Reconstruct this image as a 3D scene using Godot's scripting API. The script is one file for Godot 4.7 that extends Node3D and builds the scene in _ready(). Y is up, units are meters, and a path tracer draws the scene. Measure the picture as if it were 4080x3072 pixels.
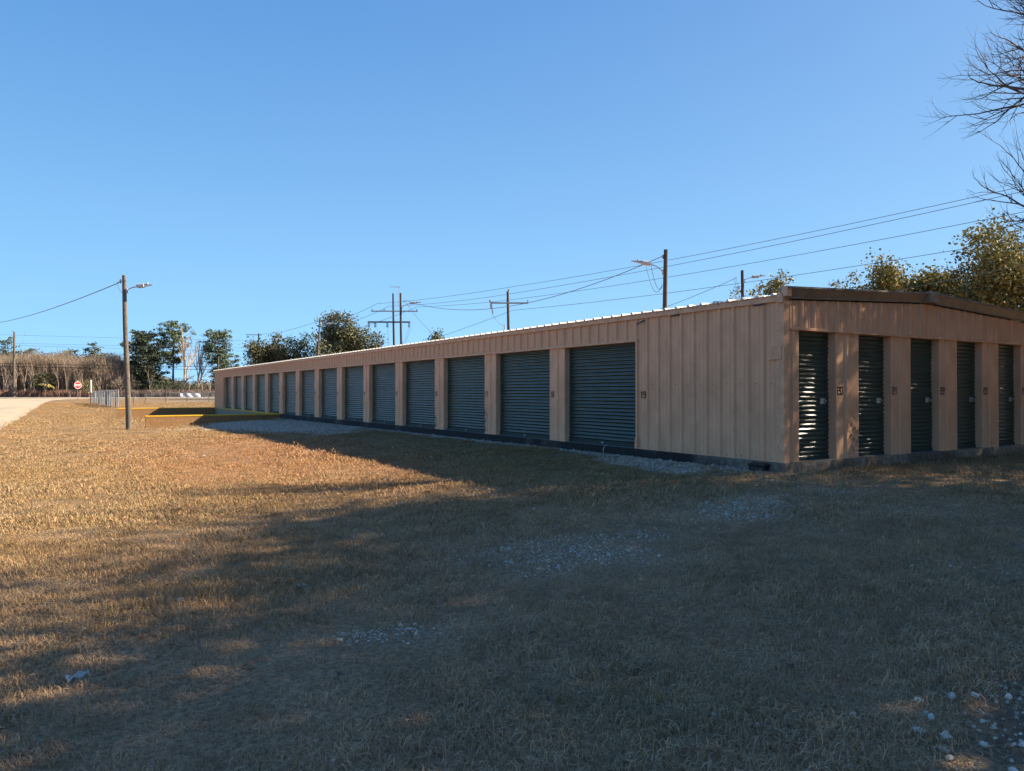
extends Node3D

# World: x runs along the short end wall of the storage building, -z along its long wall, y up.
const SLAB_Y := 0.5
const CORNER := Vector3(9.56, SLAB_Y, -7.53)   # near corner of the building, top of the slab
const LENGTH := 48.31
const WIDTH := 7.9
const EAVE := 2.52
const RIB := 0.3012                             # rib pitch of the metal sheets
const BAY := 3.012
const DOOR_W := 2.42
const DOOR_H := 2.08
const DOCK_NEAR := 30.11
const DOCK_FAR := 48.31
const SUN_TO := Vector3(1.37, 1.0, 0.55)       # towards the sun
const VIEW_SIN := 0.52399
const VIEW_COS := 0.85173

var rng := RandomNumberGenerator.new()
var noise := FastNoiseLite.new()
var mats := {}
var used := {}


class MB:
	var v := PackedVector3Array()
	var n := PackedVector3Array()
	var c := PackedColorArray()
	var ix := PackedInt32Array()
	var col := Color(1, 1, 1)
	var xf := Transform3D()

	func vert(p: Vector3, nn: Vector3) -> int:
		v.append(xf * p)
		n.append((xf.basis * nn).normalized())
		c.append(col)
		return v.size() - 1

	func tri(a: Vector3, b: Vector3, d: Vector3) -> void:
		var nn := (d - a).cross(b - a).normalized()
		var i := vert(a, nn)
		vert(b, nn)
		vert(d, nn)
		ix.append_array([i, i + 1, i + 2])

	func quad(a: Vector3, b: Vector3, d: Vector3, e: Vector3) -> void:
		var nn := (d - a).cross(b - a)
		if nn.length_squared() < 1e-14:
			nn = (e - a).cross(d - a)
		nn = nn.normalized()
		var i := vert(a, nn)
		vert(b, nn)
		vert(d, nn)
		vert(e, nn)
		ix.append_array([i, i + 1, i + 2, i, i + 2, i + 3])

	func box(lo: Vector3, hi: Vector3) -> void:
		var p := []
		for k in 8:
			p.append(Vector3(hi.x if k & 1 else lo.x, hi.y if k & 2 else lo.y, hi.z if k & 4 else lo.z))
		quad(p[4], p[6], p[7], p[5])
		quad(p[1], p[3], p[2], p[0])
		quad(p[0], p[2], p[6], p[4])
		quad(p[5], p[7], p[3], p[1])
		quad(p[2], p[3], p[7], p[6])
		quad(p[0], p[4], p[5], p[1])

	# a box whose edges are chamfered by b
	func cbox(lo: Vector3, hi: Vector3, b: float) -> void:
		var m := (lo + hi) * 0.5
		var h := (hi - lo) * 0.5
		for ax in 3:
			var u := (ax + 1) % 3
			var w := (ax + 2) % 3
			for s in [-1.0, 1.0]:
				var q := []
				for k in [[-1, -1], [-1, 1], [1, 1], [1, -1]]:
					var p := Vector3.ZERO
					p[ax] = s * h[ax]
					p[u] = k[0] * (h[u] - b)
					p[w] = k[1] * (h[w] - b)
					q.append(m + p)
				if s > 0:
					quad(q[0], q[1], q[2], q[3])
				else:
					quad(q[3], q[2], q[1], q[0])
		for ax in 3:
			var u := (ax + 1) % 3
			var w := (ax + 2) % 3
			for su in [-1.0, 1.0]:
				for sw in [-1.0, 1.0]:
					var q := []
					for e in [[-1, 0], [1, 0], [1, 1], [-1, 1]]:
						var p := Vector3.ZERO
						p[ax] = e[0] * (h[ax] - b)
						p[u] = su * (h[u] - (b if e[1] else 0.0))
						p[w] = sw * (h[w] - (0.0 if e[1] else b))
						q.append(m + p)
					if su * sw > 0:
						quad(q[3], q[2], q[1], q[0])
					else:
						quad(q[0], q[1], q[2], q[3])
		for k in 8:
			var s := Vector3(1 if k & 1 else -1, 1 if k & 2 else -1, 1 if k & 4 else -1)
			var a := m + s * Vector3(h.x, h.y - b, h.z - b)
			var d := m + s * Vector3(h.x - b, h.y, h.z - b)
			var e := m + s * Vector3(h.x - b, h.y - b, h.z)
			if s.x * s.y * s.z > 0:
				tri(a, e, d)
			else:
				tri(a, d, e)

	# a round bar along a path
	func tube(pts: PackedVector3Array, radii: PackedFloat32Array, sides: int, caps := false) -> void:
		var m := pts.size()
		var ref := Vector3.UP
		if absf((pts[m - 1] - pts[0]).normalized().y) > 0.9:
			ref = Vector3.RIGHT
		var first := v.size()
		for i in m:
			var d := (pts[mini(i + 1, m - 1)] - pts[maxi(i - 1, 0)]).normalized()
			var e1 := d.cross(ref).normalized()
			var e2 := d.cross(e1)
			for k in sides:
				var a := TAU * k / sides
				var nn := e1 * cos(a) + e2 * sin(a)
				vert(pts[i] + nn * radii[i], nn)
		for i in m - 1:
			for k in sides:
				var a := first + i * sides + k
				var b := first + i * sides + (k + 1) % sides
				ix.append_array([a, b + sides, b, a, a + sides, b + sides])
		if caps:
			for e in [0, m - 1]:
				var d := (pts[1] - pts[0]).normalized() * -1.0 if e == 0 else (pts[m - 1] - pts[m - 2]).normalized()
				var mid := vert(pts[e], d)
				for k in sides:
					var q := vert(xf.affine_inverse() * v[first + e * sides + k], d)
					var q2 := vert(xf.affine_inverse() * v[first + e * sides + (k + 1) % sides], d)
					ix.append_array([mid, q, q2] if e == 0 else [mid, q2, q])

	func bar(a: Vector3, b: Vector3, r0: float, r1: float, sides := 8, caps := true) -> void:
		tube(PackedVector3Array([a, b]), PackedFloat32Array([r0, r1]), sides, caps)

	# smooth grid of points p[j * (nu + 1) + i]
	func grid(p: PackedVector3Array, nu: int, nv: int, cols := PackedColorArray(), flip := false) -> void:
		var first := v.size()
		for j in nv + 1:
			for i in nu + 1:
				var a := p[j * (nu + 1) + mini(i + 1, nu)] - p[j * (nu + 1) + maxi(i - 1, 0)]
				var b := p[mini(j + 1, nv) * (nu + 1) + i] - p[maxi(j - 1, 0) * (nu + 1) + i]
				var nn := a.cross(b).normalized()
				if flip:
					nn = -nn
				if cols.size():
					col = cols[j * (nu + 1) + i]
				vert(p[j * (nu + 1) + i], nn)
		for j in nv:
			for i in nu:
				var a := first + j * (nu + 1) + i
				var b := a + nu + 1
				if flip:
					ix.append_array([a, a + 1, b + 1, a, b + 1, b])
				else:
					ix.append_array([a, b, b + 1, a, b + 1, a + 1])

	# one flat leaf: two triangles in a kite
	func leaf(p: Vector3, along: Vector3, across: Vector3) -> void:
		var nn := along.cross(across).normalized()
		var i := vert(p, nn)
		vert(p + along * 0.45 + across, nn)
		vert(p + along, nn)
		vert(p + along * 0.45 - across, nn)
		ix.append_array([i, i + 1, i + 2, i, i + 2, i + 3])

	func done() -> ArrayMesh:
		var a := []
		a.resize(Mesh.ARRAY_MAX)
		a[Mesh.ARRAY_VERTEX] = v
		a[Mesh.ARRAY_NORMAL] = n
		a[Mesh.ARRAY_COLOR] = c
		a[Mesh.ARRAY_INDEX] = ix
		var m := ArrayMesh.new()
		m.add_surface_from_arrays(Mesh.PRIMITIVE_TRIANGLES, a)
		return m

func _ready() -> void:
	# camera: eye 1.6 m above the lawn, turned 31.6 degrees to the right of the long wall
	var cam := Camera3D.new()
	cam.name = "camera"
	cam.fov = 55.09
	cam.near = 0.05
	cam.far = 4000.0
	add_child(cam)
	cam.position = Vector3(0, 1.6, 0)
	cam.rotation_degrees = Vector3(0.486, -31.6, 0)
	cam.current = true
	# clear winter sky
	var env := Environment.new()
	env.background_mode = Environment.BG_SKY
	var sm := PanoramaSkyMaterial.new()
	sm.panorama = clear_sky(SUN_TO)
	env.sky = Sky.new()
	env.sky.sky_material = sm
	env.tonemap_mode = Environment.TONE_MAPPER_LINEAR
	env.tonemap_exposure = 3.1
	env.sdfgi_enabled = true
	env.ssao_enabled = true
	env.ssil_enabled = true
	var we := WorldEnvironment.new()
	we.name = "surroundings"
	we.environment = env
	add_child(we)
	# low winter sun from the right, slightly behind the camera
	var sun := DirectionalLight3D.new()
	sun.name = "sun"
	sun.light_energy = 1.6
	sun.light_color = Color(1.0, 0.94, 0.84)
	sun.light_angular_distance = 0.5
	sun.shadow_enabled = true
	add_child(sun)
	sun.look_at_from_position(Vector3.ZERO, -SUN_TO, Vector3.UP)

	rng.seed = 20240117
	noise.seed = 7
	noise.frequency = 0.01
	noise.fractal_octaves = 3
	make_materials()
	build_ground()
	build_storage()
	build_site_fittings()
	build_poles()
	build_signs()
	build_fences()
	build_trees()
	rng.seed = 31
	build_thicket()
	build_wires()
	rng.seed = 44
	build_grass()
	rng.seed = 52
	build_gravel()
	build_ground_bits()


# cloudless sky: pale at the horizon, deeper blue overhead, a little whiter towards the sun
func clear_sky(to: Vector3) -> ImageTexture:
	var w := 512
	var h := 256
	var im := Image.create(w, h, false, Image.FORMAT_RGBF)
	var top := Color(0.012, 0.067, 0.198)
	var low := Color(0.136, 0.27, 0.4)
	var earth := Color(0.13, 0.1, 0.065)
	to = to.normalized()
	for j in h:
		var el := PI * 0.5 - PI * (j + 0.5) / h
		for i in w:
			var az := TAU * (i + 0.5) / w
			var d := Vector3(sin(az) * cos(el), sin(el), -cos(az) * cos(el))
			var c := earth
			if el > 0.0:
				c = top.lerp(low, pow(1.0 - d.y, 2.7))
				c += Color(0.19, 0.19, 0.17) * exp(-acos(clampf(d.dot(to), -1.0, 1.0)) / 0.44)
			else:
				c = earth.lerp(Color(0.16, 0.15, 0.13), exp(el * 8.0))
			im.set_pixel(i, j, c)
	return ImageTexture.create_from_image(im)


# ---------------------------------------------------------------- objects

func numbered(called: String) -> String:
	if not used.has(called):
		used[called] = 0
		return called
	used[called] += 1
	return "%s_%03d" % [called, used[called]]

func tag(o: Node3D, label: String, category: String, group := "", kind := "") -> Node3D:
	if label:
		o.set_meta("label", label)
	if category:
		o.set_meta("category", category)
	if group:
		o.set_meta("group", group)
	if kind:
		o.set_meta("kind", kind)
	return o

func thing(called: String, label: String, category: String, at := Vector3.ZERO, turn := 0.0, group := "") -> Node3D:
	var o := Node3D.new()
	o.name = numbered(called)
	add_child(o)
	o.position = at
	o.rotation.y = turn
	tag(o, label, category, group)
	return o

func part(parent: Node3D, called: String, mesh: Mesh, m: Material, at := Vector3.ZERO, turn := 0.0) -> MeshInstance3D:
	var o := MeshInstance3D.new()
	o.name = numbered(called) if parent == self else called
	o.mesh = mesh
	o.material_override = m
	parent.add_child(o, true)
	o.position = at
	o.rotation.y = turn
	return o

func structure(called: String, mesh: Mesh, m: Material) -> MeshInstance3D:
	var o := part(self, called, mesh, m)
	o.set_meta("kind", "structure")
	return o

func lin(r: float, g: float, b: float) -> Color:
	return Color(r, g, b).linear_to_srgb()

func noise_tex(freq: float, lo: Color, hi: Color, size := 256, octaves := 4, seeded := 1, mid := Color(0, 0, 0, 0)) -> NoiseTexture2D:
	var f := FastNoiseLite.new()
	f.seed = seeded
	f.noise_type = FastNoiseLite.TYPE_SIMPLEX_SMOOTH
	f.frequency = freq
	f.fractal_octaves = octaves
	var t := NoiseTexture2D.new()
	t.width = size
	t.height = size
	t.seamless = true
	t.noise = f
	var g := Gradient.new()
	g.set_color(0, lo)
	g.set_color(1, hi)
	if mid.a > 0:
		g.add_point(0.5, mid)
	t.color_ramp = g
	return t

func bump_tex(freq: float, strength: float, size := 256, octaves := 4, seeded := 5) -> NoiseTexture2D:
	var f := FastNoiseLite.new()
	f.seed = seeded
	f.noise_type = FastNoiseLite.TYPE_SIMPLEX_SMOOTH
	f.frequency = freq
	f.fractal_octaves = octaves
	var t := NoiseTexture2D.new()
	t.width = size
	t.height = size
	t.seamless = true
	t.noise = f
	t.as_normal_map = true
	t.bump_strength = strength
	return t

func mat(called: String, r: float, g: float, b: float, rough: float, vertex := false, metal := 0.0) -> StandardMaterial3D:
	var m := StandardMaterial3D.new()
	m.resource_name = called
	m.albedo_color = lin(r, g, b)
	m.roughness = rough
	m.metallic = metal
	m.vertex_color_use_as_albedo = vertex
	mats[called] = m
	return m

func grain(m: StandardMaterial3D, t: Texture2D, scale: Vector3, normal: Texture2D = null, depth := 1.0) -> void:
	m.albedo_texture = t
	m.uv1_triplanar = true
	m.uv1_scale = scale
	if normal:
		m.normal_enabled = true
		m.normal_texture = normal
		m.normal_scale = depth

func make_materials() -> void:
	var m := mat("ground", 1, 1, 1, 0.95, true)
	grain(m, noise_tex(0.06, Color(0.62, 0.6, 0.56), Color(1.0, 1.0, 1.0), 512, 5, 3, Color(0.84, 0.83, 0.8)), Vector3(0.55, 0.55, 0.55), bump_tex(0.09, 9.0, 512, 5), 1.0)
	m.uv1_world_triplanar = true
	mat("grass", 1, 1, 1, 0.7, true).backlight_enabled = true
	mats.grass.backlight = lin(0.06, 0.05, 0.025)
	mat("gravel", 1, 1, 1, 0.9, true)
	m = mat("road", 1, 1, 1, 0.9, true)
	grain(m, noise_tex(0.02, Color(0.8, 0.79, 0.76), Color(1.0, 0.99, 0.97), 512, 5, 8), Vector3(0.07, 0.07, 0.07))
	m.uv1_world_triplanar = true
	m = mat("tan_paint", 0.83, 0.47, 0.275, 0.6)
	m.metallic_specular = 0.3
	grain(m, noise_tex(0.012, Color(0.88, 0.87, 0.86), Color(1, 1, 1), 512, 5, 11), Vector3(0.35, 0.2, 0.35), bump_tex(0.008, 1.2, 256, 2, 4), 0.35)
	m = mat("trim_paint", 0.83, 0.47, 0.275, 0.55)
	m.metallic_specular = 0.3
	grain(m, noise_tex(0.02, Color(0.86, 0.85, 0.84), Color(1, 1, 1), 256, 5, 12), Vector3(0.6, 0.6, 0.6))
	m = mat("rake_paint", 0.36, 0.27, 0.2, 0.5)
	grain(m, noise_tex(0.02, Color(0.8, 0.79, 0.78), Color(1, 1, 1), 256, 5, 14), Vector3(0.6, 0.6, 0.6))
	m = mat("rake_top", 0.34, 0.29, 0.24, 0.6)
	grain(m, noise_tex(0.03, Color(0.7, 0.7, 0.72), Color(1, 1, 1), 256, 5, 15), Vector3(0.8, 0.8, 0.8))
	m = mat("roof_metal", 0.62, 0.6, 0.56, 0.45)
	grain(m, noise_tex(0.02, Color(0.8, 0.78, 0.76), Color(1, 1, 1), 256, 5, 16), Vector3(0.3, 0.3, 0.3))
	m = mat("green_door", 0.013, 0.06, 0.048, 0.3)
	m.metallic_specular = 0.6
	grain(m, noise_tex(0.015, Color(0.6, 0.62, 0.62), Color(1, 1, 1), 512, 5, 17), Vector3(0.25, 0.9, 0.25))
	m = mat("green_bar", 0.008, 0.03, 0.026, 0.6)
	m = mat("rubber", 0.012, 0.012, 0.012, 0.8)
	mat("concrete", 1, 1, 1, 0.9, true)
	grain(mats.concrete, noise_tex(0.03, Color(0.72, 0.7, 0.68), Color(1, 1, 1), 256, 5, 21), Vector3(1.1, 1.1, 1.1), bump_tex(0.05, 3.0), 0.6)
	m = mat("block_paint", 0.33, 0.17, 0.065, 0.75)
	grain(m, noise_tex(0.05, Color(0.82, 0.81, 0.8), Color(1, 1, 1), 256, 5, 22), Vector3(1.3, 1.3, 1.3), bump_tex(0.12, 4.0), 0.7)
	m = mat("concrete_tan", 0.4, 0.33, 0.24, 0.85)
	grain(m, noise_tex(0.03, Color(0.7, 0.7, 0.68), Color(1, 1, 1), 256, 5, 29), Vector3(1, 1, 1))
	m = mat("mortar", 0.4, 0.24, 0.12, 0.9)
	m = mat("yellow_paint", 0.74, 0.45, 0.02, 0.6)
	grain(m, noise_tex(0.04, Color(0.8, 0.78, 0.7), Color(1, 1, 1), 256, 5, 23), Vector3(1.0, 1.0, 1.0))
	m = mat("black_paint", 0.012, 0.011, 0.01, 0.7)
	m = mat("black_plastic", 0.014, 0.014, 0.015, 0.5)
	m = mat("steel", 0.5, 0.5, 0.5, 0.35, false, 0.9)
	m = mat("galvanised", 0.42, 0.44, 0.47, 0.55, false, 0.6)
	grain(m, noise_tex(0.05, Color(0.7, 0.7, 0.7), Color(1, 1, 1), 256, 4, 24), Vector3(1.0, 1.0, 1.0))
	m = mat("lamp_grey", 0.36, 0.37, 0.4, 0.5)
	m = mat("porcelain", 0.4, 0.41, 0.43, 0.4)
	m = mat("dark_fitting", 0.06, 0.06, 0.065, 0.6)
	m = mat("pole_wood", 0.2, 0.165, 0.13, 0.9)
	grain(m, noise_tex(0.03, Color(0.55, 0.53, 0.52), Color(1, 1, 1), 256, 5, 26), Vector3(3.0, 0.25, 3.0), bump_tex(0.05, 5.0), 0.8)
	m = mat("dark_wood", 0.1, 0.085, 0.075, 0.9)
	grain(m, noise_tex(0.03, Color(0.55, 0.53, 0.52), Color(1, 1, 1), 256, 5, 27), Vector3(3.0, 0.25, 3.0))
	m = mat("wire", 0.1, 0.125, 0.12, 0.7)
	m = mat("black_cable", 0.02, 0.02, 0.02, 0.7)
	m = mat("sign_red", 0.42, 0.012, 0.02, 0.45)
	m = mat("white_paint", 0.78, 0.78, 0.77, 0.5)
	m = mat("rust_post", 0.16, 0.09, 0.06, 0.8)
	m = mat("banner", 0.72, 0.73, 0.75, 0.7)
	m = mat("banner_mark", 0.16, 0.19, 0.26, 0.7)
	m = mat("slat_vinyl", 0.2, 0.205, 0.21, 0.6)
	m = mat("leaves", 1, 1, 1, 0.8, true)
	m.backlight_enabled = true
	m.backlight = lin(0.07, 0.075, 0.02)
	m = mat("gold_leaves", 1, 1, 1, 0.8, true)
	m.backlight_enabled = true
	m.backlight = lin(0.2, 0.17, 0.04)
	m = mat("bark", 1, 1, 1, 0.9, true)
	m = mat("stone", 1, 1, 1, 0.85, true)
	m = mat("paper", 0.42, 0.41, 0.39, 0.8)
	m = mat("dead_leaf", 0.21, 0.105, 0.045, 0.8)
	m = mat("wet_leaf", 0.05, 0.026, 0.015, 0.8)

# ---------------------------------------------------------------- ground

func depth_of(x: float, z: float) -> float:
	return x * VIEW_SIN - z * VIEW_COS

var slope_d := [-400.0, 0.0, 8.0, 20.0, 33.0, 50.0, 65.0, 80.0, 100.0, 130.0, 3000.0]
var slope_y := [0.0, 0.0, 0.02, -0.02, -0.1, -0.15, 0.13, 0.38, 0.55, 0.6, 0.6]

func open_ground(x: float, z: float) -> float:
	var d := depth_of(x, z)
	for i in slope_d.size() - 1:
		if d < slope_d[i + 1]:
			return lerpf(slope_y[i], slope_y[i + 1], smoothstep(0, 1, (d - slope_d[i]) / (slope_d[i + 1] - slope_d[i])) * 0.4 + 0.6 * (d - slope_d[i]) / (slope_d[i + 1] - slope_d[i]))
	return 0.6

func ground_y(x: float, z: float) -> float:
	var base := open_ground(x, z)
	var dx := maxf(maxf(CORNER.x - x, x - CORNER.x - WIDTH), 0.0)
	var dz := maxf(maxf(z - CORNER.z, CORNER.z - LENGTH - z), 0.0)
	var d := sqrt(dx * dx + dz * dz)
	var k := 1.0 - smoothstep(0.0, 7.5, d)
	var t := CORNER.z - z
	if x < CORNER.x + 0.3:      # the loading bay between the two block walls is dug out
		k *= 1.0 - smoothstep(DOCK_NEAR - 0.1, DOCK_NEAR + 0.35, t) * (1.0 - smoothstep(DOCK_FAR - 0.05, DOCK_FAR + 0.4, t))
	var y := lerpf(base, lerpf(0.335, 0.255, clampf(t / 30.0, 0.0, 1.0)), k)
	return y + noise.get_noise_2d(x * 14.0, z * 14.0) * 0.022 * smoothstep(0.3, 2.0, d) + noise.get_noise_2d(x * 3.0 + 50.0, z * 3.0) * 0.03 * smoothstep(0.5, 3.0, d)

func blob(x: float, z: float, cx: float, cz: float, rx: float, rz: float, turn := 0.0) -> float:
	var dx := x - cx
	var dz := z - cz
	var a := dx * cos(turn) + dz * sin(turn)
	var b := -dx * sin(turn) + dz * cos(turn)
	return 1.0 - sqrt(a * a / (rx * rx) + b * b / (rz * rz))

# 0 where there is only lawn, 1 where crushed stone covers it
func stones_at(x: float, z: float) -> float:
	var w := noise.get_noise_2d(x * 22.0, z * 22.0) * 0.7 + noise.get_noise_2d(x * 80.0, z * 80.0) * 0.35
	var t := CORNER.z - z
	var off := CORNER.x - x
	var s := 0.0
	s = maxf(s, smoothstep(-0.05, 0.35, blob(x, z, 7.55, -30.4, 2.3, 7.6, -0.12) + w * 0.35))
	s = maxf(s, 0.6 * smoothstep(0.1, 0.7, blob(x, z, 5.6, -34.5, 2.6, 1.6) + w * 0.9))
	if off > -0.05 and t > 0.2 and t < 30.0:
		s = maxf(s, smoothstep(0.0, 0.5, 1.0 - off / (0.42 + 0.35 * w) ) * 0.9)
		if t < 5.5:
			s = maxf(s, smoothstep(0.1, 0.6, blob(x, z, 8.9, -9.2, 0.9, 2.2) + w * 0.8) * 0.8)
	s = maxf(s, 0.5 * smoothstep(0.0, 0.9, blob(x, z, 4.3, -6.0, 2.4, 1.15, -0.1) + w * 1.2))
	s = maxf(s, 0.5 * smoothstep(0.0, 0.9, blob(x, z, 7.2, -6.1, 2.8, 0.95, -0.15) + w * 1.2))
	s = maxf(s, 0.5 * smoothstep(0.15, 0.8, blob(x, z, 1.7, -4.6, 1.1, 0.35, 0.2) + w * 0.9))
	s = maxf(s, 0.35 * smoothstep(0.3, 0.8, w + 0.12) * (1.0 - smoothstep(3.0, 7.0, off)) * smoothstep(0.3, 1.2, off))
	return s

func bare_at(x: float, z: float) -> float:
	return smoothstep(0.0, 0.35, blob(x, z, 4.25, -1.35, 1.35, 0.85, -0.35) + noise.get_noise_2d(x * 60.0, z * 60.0) * 0.35)

func green_at(x: float, z: float) -> float:
	var w := noise.get_noise_2d(x * 18.0 + 300.0, z * 18.0) * 0.8 + noise.get_noise_2d(x * 70.0, z * 70.0 + 90.0) * 0.5
	var off := CORNER.x - x
	var g := 0.0
	if CORNER.z - z > -1.0 and CORNER.z - z < 24.0:
		g = maxf(g, 0.55 * smoothstep(0.0, 0.6, 1.0 - absf(off - 1.6) / 1.8 + w * 0.6))
	g = maxf(g, 0.5 * smoothstep(0.1, 0.9, blob(x, z, 2.6, -2.9, 1.5, 0.9) + w * 0.9))
	return maxf(g, 0.22 * smoothstep(0.25, 0.75, w))

# colour of the turf (linear), painted paler where trees shade the foreground
func turf(x: float, z: float) -> Color:
	var w := noise.get_noise_2d(x * 5.0 + 77.0, z * 5.0) * 0.5 + noise.get_noise_2d(x * 25.0, z * 25.0 + 40.0) * 0.5
	var straw := Color(0.38, 0.222, 0.085)
	var rusty := Color(0.4, 0.205, 0.084)
	var grey := Color(0.34, 0.23, 0.125)
	var red := smoothstep(-0.2, 0.7, blob(x, z, 5.0, -19.0, 4.4, 11.0) + w * 0.6)
	var c := straw.lerp(rusty, red)
	c = c.lerp(grey, clampf(0.35 + w, 0.0, 0.7) * (1.0 - red))
	c = c.lerp(Color(0.54, 0.35, 0.205), 0.8 * smoothstep(-0.15, 0.5, blob(x, z, 5.5, -3.5, 8.5, 6.5) + w * 0.5))  # paler, redder patch put into the colour to lift the foreground shade
	c *= 1.0 + 0.3 * noise.get_noise_2d(x * 160.0 + 7.0, z * 160.0)
	c.a = 1.0
	return c.lerp(Color(0.17, 0.15, 0.05), green_at(x, z) * 0.5)

func soil(x: float, z: float) -> Color:
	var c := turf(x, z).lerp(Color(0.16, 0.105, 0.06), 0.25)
	c = c.lerp(Color(0.16, 0.115, 0.08), bare_at(x, z))
	return c.lerp(Color(0.38, 0.33, 0.27), stones_at(x, z) * 0.9)

func lines_for(lo: float, hi: float, step: float, edge: float) -> PackedFloat32Array:
	var a := PackedFloat32Array()
	var p := lo
	var back := []
	var s := step
	while p > -edge:
		s *= 1.22
		p -= s
		back.append(p)
	back.reverse()
	a.append_array(PackedFloat32Array(back))
	p = lo
	while p < hi:
		a.append(p)
		p += step
	s = step
	while p < edge:
		a.append(p)
		s *= 1.22
		p += s
	a.append(edge)
	return a

func road_edge(z: float) -> float:
	var zs := [-20.0, -40.6, -60.4, -76.7, -94.6, -102.0, -112.0, -120.0, -127.0, -134.0]
	var xs := [-2.25, -2.2, -2.07, -1.57, -1.2, -0.9, -0.2, 1.3, 4.0, 12.0]
	for i in zs.size() - 1:
		if z >= zs[i + 1]:
			return lerpf(xs[i], xs[i + 1], clampf((zs[i] - z) / (zs[i] - zs[i + 1]), 0.0, 1.0))
	return 12.0

# the far road runs along the line from (-6.4, -154) in the direction (0.93, 0.367)
func on_far(a: float, b: float) -> Vector2:
	return Vector2(-6.4 + a * 0.93 + b * 0.367, -154.0 + a * 0.367 - b * 0.93)

func build_ground() -> void:
	var xs := lines_for(-14.0, 26.0, 0.4, 1500.0)
	var zs := lines_for(-66.0, 4.0, 0.4, 1500.0)
	var p := PackedVector3Array()
	var cols := PackedColorArray()
	for z in zs:
		for x in xs:
			p.append(Vector3(x, ground_y(x, z), z))
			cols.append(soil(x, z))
	var mb := MB.new()
	mb.grid(p, xs.size() - 1, zs.size() - 1, cols, true)
	structure("ground", mb.done(), mats.ground)
	# pale sandy lot at the left
	mb = MB.new()
	p = PackedVector3Array()
	cols = PackedColorArray()
	var nz := 70
	var nx := 12
	for j in nz + 1:
		var z := lerpf(-18.0, -134.0, float(j) / nz)
		var e := road_edge(z) + noise.get_noise_2d(z * 30.0, 5.0) * 0.22
		for i in nx + 1:
			var k := float(i) / nx
			var x := lerpf(-24.0, e, 1.0 - (1.0 - k) * (1.0 - k))
			p.append(Vector3(x, ground_y(x, z) + 0.02 * minf(1.0, (1.0 - k) * 6.0) + 0.006, z))
			var w := noise.get_noise_2d(x * 6.0, z * 3.0) + 0.5 * noise.get_noise_2d(x * 25.0, z * 12.0)
			cols.append(Color(0.46, 0.37, 0.26).lerp(Color(0.36, 0.31, 0.25), smoothstep(0.05, 0.6, w)))
	mb.grid(p, nx, nz, cols, false)
	structure("sandy_lot", mb.done(), mats.road)
	mb = MB.new()
	p = PackedVector3Array()
	cols = PackedColorArray()
	for j in 61:
		for i in 7:
			var q := on_far(-90.0 + j * 5.0, -12.0 + i * 2.0)
			p.append(Vector3(q.x, ground_y(q.x, q.y) + 0.05, q.y))
			cols.append(Color(0.45, 0.43, 0.4).lerp(Color(0.36, 0.35, 0.33), 0.5 + 0.5 * noise.get_noise_2d(q.x * 4.0, q.y * 4.0)))
	mb.grid(p, 6, 60, cols, true)
	structure("road", mb.done(), mats.road)

func put_copy(buf: PackedFloat32Array, i: int, b: Basis, o: Vector3, c: Color) -> void:
	var k := i * 16
	buf[k] = b.x.x; buf[k + 1] = b.y.x; buf[k + 2] = b.z.x; buf[k + 3] = o.x
	buf[k + 4] = b.x.y; buf[k + 5] = b.y.y; buf[k + 6] = b.z.y; buf[k + 7] = o.y
	buf[k + 8] = b.x.z; buf[k + 9] = b.y.z; buf[k + 10] = b.z.z; buf[k + 11] = o.z
	buf[k + 12] = c.r; buf[k + 13] = c.g; buf[k + 14] = c.b; buf[k + 15] = 1.0

# rows: [Basis, origin, colour]; a mass of copies nobody could count
func mass(parent: Node3D, called: String, mesh: Mesh, m: Material, bases: Array, at: PackedVector3Array, cols: PackedColorArray) -> MultiMeshInstance3D:
	var mm := MultiMesh.new()
	mm.transform_format = MultiMesh.TRANSFORM_3D
	mm.use_colors = true
	mm.mesh = mesh
	mm.instance_count = at.size()
	for i in at.size():
		mm.set_instance_transform(i, Transform3D(bases[i], at[i]))
		mm.set_instance_color(i, cols[i])
	var o := MultiMeshInstance3D.new()
	o.name = numbered(called) if parent == self else called
	o.multimesh = mm
	o.material_override = m
	parent.add_child(o, true)
	return o

func tuft(blades: int, spread: float, tall: float, wide: float, flat: float) -> ArrayMesh:
	var mb := MB.new()
	for i in blades:
		var a := rng.randf() * TAU
		var root := Vector3(rng.randf_range(-1, 1), 0, rng.randf_range(-1, 1)) * spread
		root.y = -0.008
		var lean := Vector3(cos(a), 0, sin(a))
		var side := Vector3(-lean.z, rng.randf_range(-0.4, 0.4), lean.x).normalized() * wide * rng.randf_range(0.6, 1.2)
		var h := tall * rng.randf_range(0.45, 1.0)
		var f := flat * rng.randf_range(0.3, 1.3)
		var p1 := root + Vector3.UP * h * 0.6 + lean * h * f * 0.35
		var p2 := root + Vector3.UP * h * (1.0 - 0.35 * f) + lean * h * f + Vector3(rng.randf_range(-1, 1), 0, rng.randf_range(-1, 1)) * h * 0.25
		var s := rng.randf_range(0.7, 1.25)
		mb.col = Color(s, s * rng.randf_range(0.93, 1.05), s * rng.randf_range(0.85, 1.1))
		mb.quad(root - side, p1 - side * 0.8, p1 + side * 0.8, root + side)
		mb.tri(p1 - side * 0.8, p2, p1 + side * 0.8)
	return mb.done()

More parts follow.
